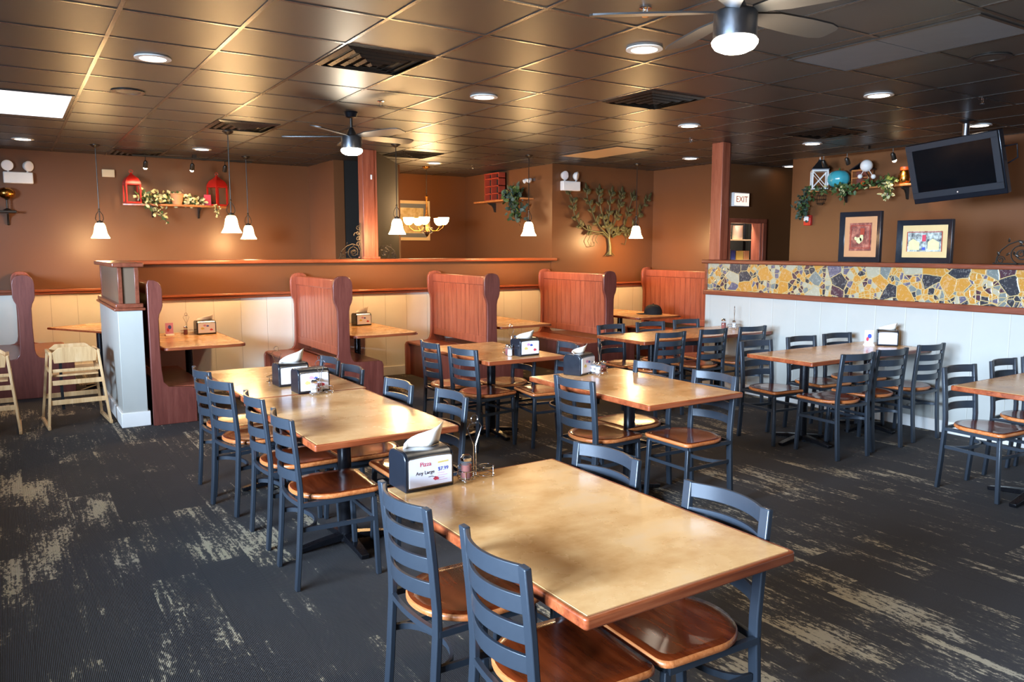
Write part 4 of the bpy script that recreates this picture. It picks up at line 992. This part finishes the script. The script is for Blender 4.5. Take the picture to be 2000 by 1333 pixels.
garland('flower_garland', 'cream flower garland spilling over the curved shelf', [(1.58,11.62,2.31),(1.72,11.59,2.35),(1.88,11.60,2.33),(2.0,11.69,2.33),(2.16,11.62,2.33),(2.40,11.62,2.29)], 330, .04, ('cream','green'), .33, size=.058)
garland('flower_garland', 'trailing stem of cream and red blossoms below the curved shelf', [(1.66,11.52,2.25),(1.73,11.50,2.18),(1.82,11.50,2.10),(1.87,11.50,2.02)], 46, .022, ('cream','green'), .3, size=.055)
garland('grape_bunch', 'pale green grape-like bunch hanging by the right red lantern', [(2.52,11.53,2.27),(2.53,11.52,2.2),(2.54,11.52,2.12)], 46, .018, ('cream','green'), .1, size=.035)
t = garland('leafy_sprig', 'dark green upright sprig behind the wicker basket', [(2.0,11.72,2.28),(2.02,11.72,2.36),(2.05,11.72,2.42)], 24, .02, ('green','bluegreen'), .4, size=.05)
# ornament at far left
shelf(-.12, 11.8, 2.13, .55, .2, 0, 'small dark shelf at the left edge with a gold ball', mat='dark_metal', brk=(.18,))
t = thing('gold_ball', 'glossy orange gold ball on a stand at the left edge', 'ornament', (.06, 11.70, 2.131)); MB().lathe([(.05,0),(.045,.01),(.012,.03),(.012,.13),(.03,.15),(0,.15)], seg=16).build('stand', M['dark_metal'], t); MB().ball((0,0,.215), .085, 20, (1.15,1,.85)).build('ball', M['gold'], t)
# alcove side shelf (on the wall facing the room)
shelf(6.8, 10.62, 2.43, 1.45, .22, -pi/2, 'long wall shelf with red letter box and trailing plant', brk=(-.38,))
t = thing('letter_box', 'red wooden cubby box leaning high on the alcove shelf', 'cubby box', (6.69, 10.85, 2.431), -pi/2)
b = MB(); 
for z in (0,.10,.22,.34,.42): b.box(-.22 if z < .3 else -.24,-.06,z,.22,.06,z+.014)
for x in (-.22,-.01,.206): b.box(x,-.06,.014,x+.014,.06,.42)
b.build('cubbies', M['mat_red'], t); MB().box(-.206,.035,.014,.206,.05,.42).build('back_board', M['black_wall'], t)  # black back puts the shade inside the cubby openings into the colour
garland('trailing_plant', 'blue-green trailing plant hanging from the alcove shelf', [(6.66,10.45,2.46),(6.62,10.2,2.52),(6.58,10.05,2.50),(6.55,10.0,2.36),(6.55,9.98,2.22),(6.54,9.9,2.12)], 210, .055, ('bluegreen','green'), .35, size=.085)
t = thing('wall_spotlight', 'small twin white spotlight head above the trailing plant', 'spotlight', (6.8, 9.90, 2.70), -pi/2)
MB().box(-.03,-.03,-.02,.03,0,.02).tube([(0,-.03,0),(0,-.08,0)], .008, 6).build('mount', M['steel'], t)
for s in (-1, 1): b = MB(); head(b, (s*.05,-.08,.0), (s*.2,-1,-.5), .07, .03); b.build('head', M['white'], t)
# right shelf
shelf(9.3, 6.02, 2.44, 1.42, .22, -pi/2, 'long wooden shelf with white lantern, teal pumpkin and ivy', brk=(-.28,.55))
t = lantern((9.15, 6.62, 2.441), 'white lattice lantern with grey roof on the right wall shelf', .40, .205, .75, 'white', False)
b = MB()
for sx, ax in ((-1,'x'),(1,'x'),(-1,'y'),(1,'y')):
    for q in (-1, 1):
        p, r = ((sx*.097,-.085*q,.03),(sx*.097,.085*q,.23)) if ax == 'x' else ((-.085*q,sx*.097,.03),(.085*q,sx*.097,.23)); b.bar(p, r, .008, .008)
b.build('lattice', M['white'], t)
def pumpkin(loc, r, mat, label, sq=.78):
    t = thing('pumpkin', label, 'pumpkin', loc); b = MB(); bm = b.bm; n = 40; m = 12; rows = []
    for i in range(m+1):
        ph = pi*i/m; rows.append([bm.verts.new((r*sin(ph)*cos(2*pi*j/n)*(1+.05*abs(cos(4*2*pi*j/n))), r*sin(ph)*sin(2*pi*j/n)*(1+.05*abs(cos(4*2*pi*j/n))), r*sq*(1-cos(ph)*(1-.12*(abs(cos(ph))**6))))) for j in range(n)])
    for A, B in zip(rows, rows[1:]):
        for j in range(n): bm.faces.new((A[j],A[(j+1)%n],B[(j+1)%n],B[j]))
    bmesh.ops.remove_doubles(bm, verts=bm.verts[:], dist=.0004); b.build('body', M[mat], t, ang=80)
    MB().tube([(0,0,2*r*sq*.93),(.01,0,2*r*sq+.015)], .01, 8, radii=[.014,.009]).build('stalk', M['green'], t)
pumpkin((9.17, 6.34, 2.441), .135, 'teal', 'glossy teal ceramic pumpkin on the right wall shelf', .92)
pumpkin((9.10, 5.93, 2.441), .045, 'orange', 'small orange pumpkin in front of the wooden house ornament')
t = thing('house_ornament', 'small brown wooden house ornament right of the teal pumpkin', 'ornament', (9.2, 6.03, 2.441), -pi/2)
MB().box(-.12,-.05,0,-.105,.05,.22).box(.105,-.05,0,.12,.05,.22).box(-.105,-.05,0,.105,.05,.014).box(-.105,-.05,.20,.105,.05,.22).box(-.105,-.05,.11,.105,.05,.122).build('frame', M['shelfwood'], t)
MB().bar((-.15,0,.215),(0,0,.30), .11, .014).bar((.15,0,.215),(0,0,.30), .11, .014).build('roof', M['black'], t); MB().box(-.105,.04,.014,.105,.05,.2).build('back_board', M['cherry_dark'], t)
t = thing('snow_figure', 'white round ornament with two dangling balls above the orange pumpkin', 'ornament', (9.08, 5.90, 2.441)); MB().ball((0,0,.25), .075, 18).build('body', M['white'], t)
MB().tube([(0,.04,.19),(0,.07,.14)], .004, 6).tube([(0,-.04,.19),(0,-.09,.12)], .004, 6).build('cord', M['white'], t); MB().tube([(0,0,.18),(.06,0,.12),(.06,0,0)], .006, 6).build('stand', M['dark_metal'], t)
MB().ball((0,.08,.125), .03, 12).build('ball', M['white'], t); MB().ball((0,-.10,.11), .03, 12).build('ball', M['white'], t)
t = thing('amber_jar', 'amber glass jar with orange lid at the right end of the shelf', 'jar', (9.15, 5.44, 2.441)); MB().lathe([(.05,0),(.065,.02),(.07,.10),(.05,.15),(.045,.16)], seg=18).build('jar', M['gold'], t); MB().lathe([(.05,.16),(.055,.17),(.055,.20),(0,.205)], seg=18).build('lid', M['orange'], t)
t = thing('hanging_basket', 'small dark wire basket hanging below the right wall shelf', 'basket', (9.10, 6.55, 2.40)); b = MB()
for r, z in ((.07,-.04),(.07,-.09),(.055,-.14),(.03,-.16)): b.tube([(r*cos(2*pi*k/14), r*sin(2*pi*k/14), z) for k in range(14)], .003, 5, True)
for k in range(8): a = 2*pi*k/8; b.tube([(.07*cos(a),.07*sin(a),-.04),(.07*cos(a),.07*sin(a),-.09),(.03*cos(a),.03*sin(a),-.16)], .003, 5)
b.tube([(-.07,0,-.04),(-.03,0,.012),(.03,0,.012),(.07,0,-.04)], .003, 5); b.build('wire_body', M['dark_metal'], t)
garland('ivy_garland', 'green ivy garland trailing along the right wall shelf', [(9.07,6.74,2.44),(9.05,6.5,2.435),(9.05,6.25,2.42),(9.05,6.1,2.43),(9.05,5.9,2.44),(9.05,5.7,2.47),(9.06,5.6,2.52),(9.06,5.52,2.46)], 190, .024, ('green','cream'), .12, size=.055)
garland('ivy_garland', 'thick blue-green ivy hanging at the left end of the right shelf', [(9.12,6.78,2.44),(9.14,6.84,2.32),(9.16,6.88,2.20),(9.2,6.88,2.12)], 190, .04, ('bluegreen','green'), .4, size=.055)
garland('ivy_garland', 'short ivy strand hanging below the teal pumpkin', [(9.04,6.22,2.44),(9.03,6.18,2.36),(9.03,6.18,2.28)], 36, .02, ('green','cream'), .15, size=.05)
garland('ivy_garland', 'pale variegated ivy strand hanging beside the television', [(9.04,5.60,2.48),(9.03,5.56,2.38),(9.03,5.58,2.28)], 64, .03, ('cream','green'), .45, size=.055)

# ------------------------------------------------------------------ kitchen pass-through
t = thing('storage_rack', 'dark storage rack seen through the red-framed pass-through', 'rack', (9.40, 8.50, 0))
MB().box(-.55,-.13,1.79,.65,.13,1.81).build('shelf_board', M['cream_lens'], t); MB().box(-.55,-.13,1.46,.65,.13,1.49).build('shelf_board', M['cream_lens'], t)
MB().box(-.57,.11,0,-.54,.14,2.5).box(.65,.11,0,.68,.14,2.5).box(-.57,-.13,0,-.54,-.10,2.5).box(.65,-.13,0,.68,-.10,2.5).build('post', M['iron'], t)
for x, lb in ((9.45,'left stack of white cups on the pass-through rack'),(9.72,'right stack of white cups on the pass-through rack')):
    t = thing('cup_stack', lb, 'cup stack', (x, 8.47, 1.811)); b = MB()
    for k in range(9): b.lathe([(.075,.024*k),(.082,.024*k+.02),(.086,.024*k+.024),(0,.024*k+.024)], seg=18)
    b.build('cups', M['white'], t)
for x, w, h, mm, lb in ((9.44,.10,.17,'white','white carton on the lower pass-through shelf'),(9.56,.10,.15,'blue_ink','blue carton on the lower pass-through shelf'),(9.71,.16,.14,'yellow_ink','yellow carton on the lower pass-through shelf'),(9.87,.12,.14,'mat_orange','orange carton on the lower pass-through shelf')):
    tag(MB().box(-w/2,-.06,0,w/2,.06,h).build('carton', M[mm], None, (x, 8.46, 1.491), bevel=.004), lb, 'box')

# ------------------------------------------------------------------ light
lamp('POINT', 'kitchen_lamp', (9.5, 8.32, 2.40), 130, (1,.93,.82), .08)
DAY = (.56, .75, 1.0)
# overcast daylight and pale facades outside the window wall, low above the horizon
lamp('AREA', 'daylight', (-5.5, 0.9, 2.25), 5000, DAY, 5.2, rot=(0, radians(-90+5), 0), sy=1.7)
o = D.objects['daylight']; o.data.shape = 'RECTANGLE'; o.data.size = 1.7; o.data.size_y = 5.2
w = D.worlds.new('World'); SC.world = w; w.use_nodes = True
bg = w.node_tree.nodes['Background']; bg.inputs[0].default_value = (.45, .6, .9, 1); bg.inputs[1].default_value = .15

# ------------------------------------------------------------------ camera
cam = D.cameras.new('camera'); co = D.objects.new('camera', cam); COL.objects.link(co); SC.camera = co
cam.sensor_width = 36; cam.lens = 1520*36/2000; cam.clip_start = .02; cam.clip_end = 100
yaw, pit, roll = .5745, .118, .0006
f = Vector((sin(yaw)*cos(pit), cos(yaw)*cos(pit), -sin(pit))); r = Vector((cos(yaw), -sin(yaw), 0)); u = r.cross(f)
r2 = r*cos(roll)+u*sin(roll); u2 = u*cos(roll)-r*sin(roll)
m = Matrix((r2, u2, -f)).transposed().to_4x4(); m.translation = Vector((0,0,1.66)); co.matrix_world = m
cam.dof.use_dof = False

SC.view_settings.view_transform = 'Standard'; SC.view_settings.look = 'None'; SC.view_settings.gamma = 1; SC.view_settings.exposure = .45
SC.view_settings.use_curve_mapping = False
cy = SC.cycles
cy.max_bounces = 8; cy.diffuse_bounces = 4; cy.glossy_bounces = 4; cy.transmission_bounces = 6; cy.caustics_reflective = False; cy.caustics_refractive = False
cy.sample_clamp_indirect = 4; cy.use_denoising = True
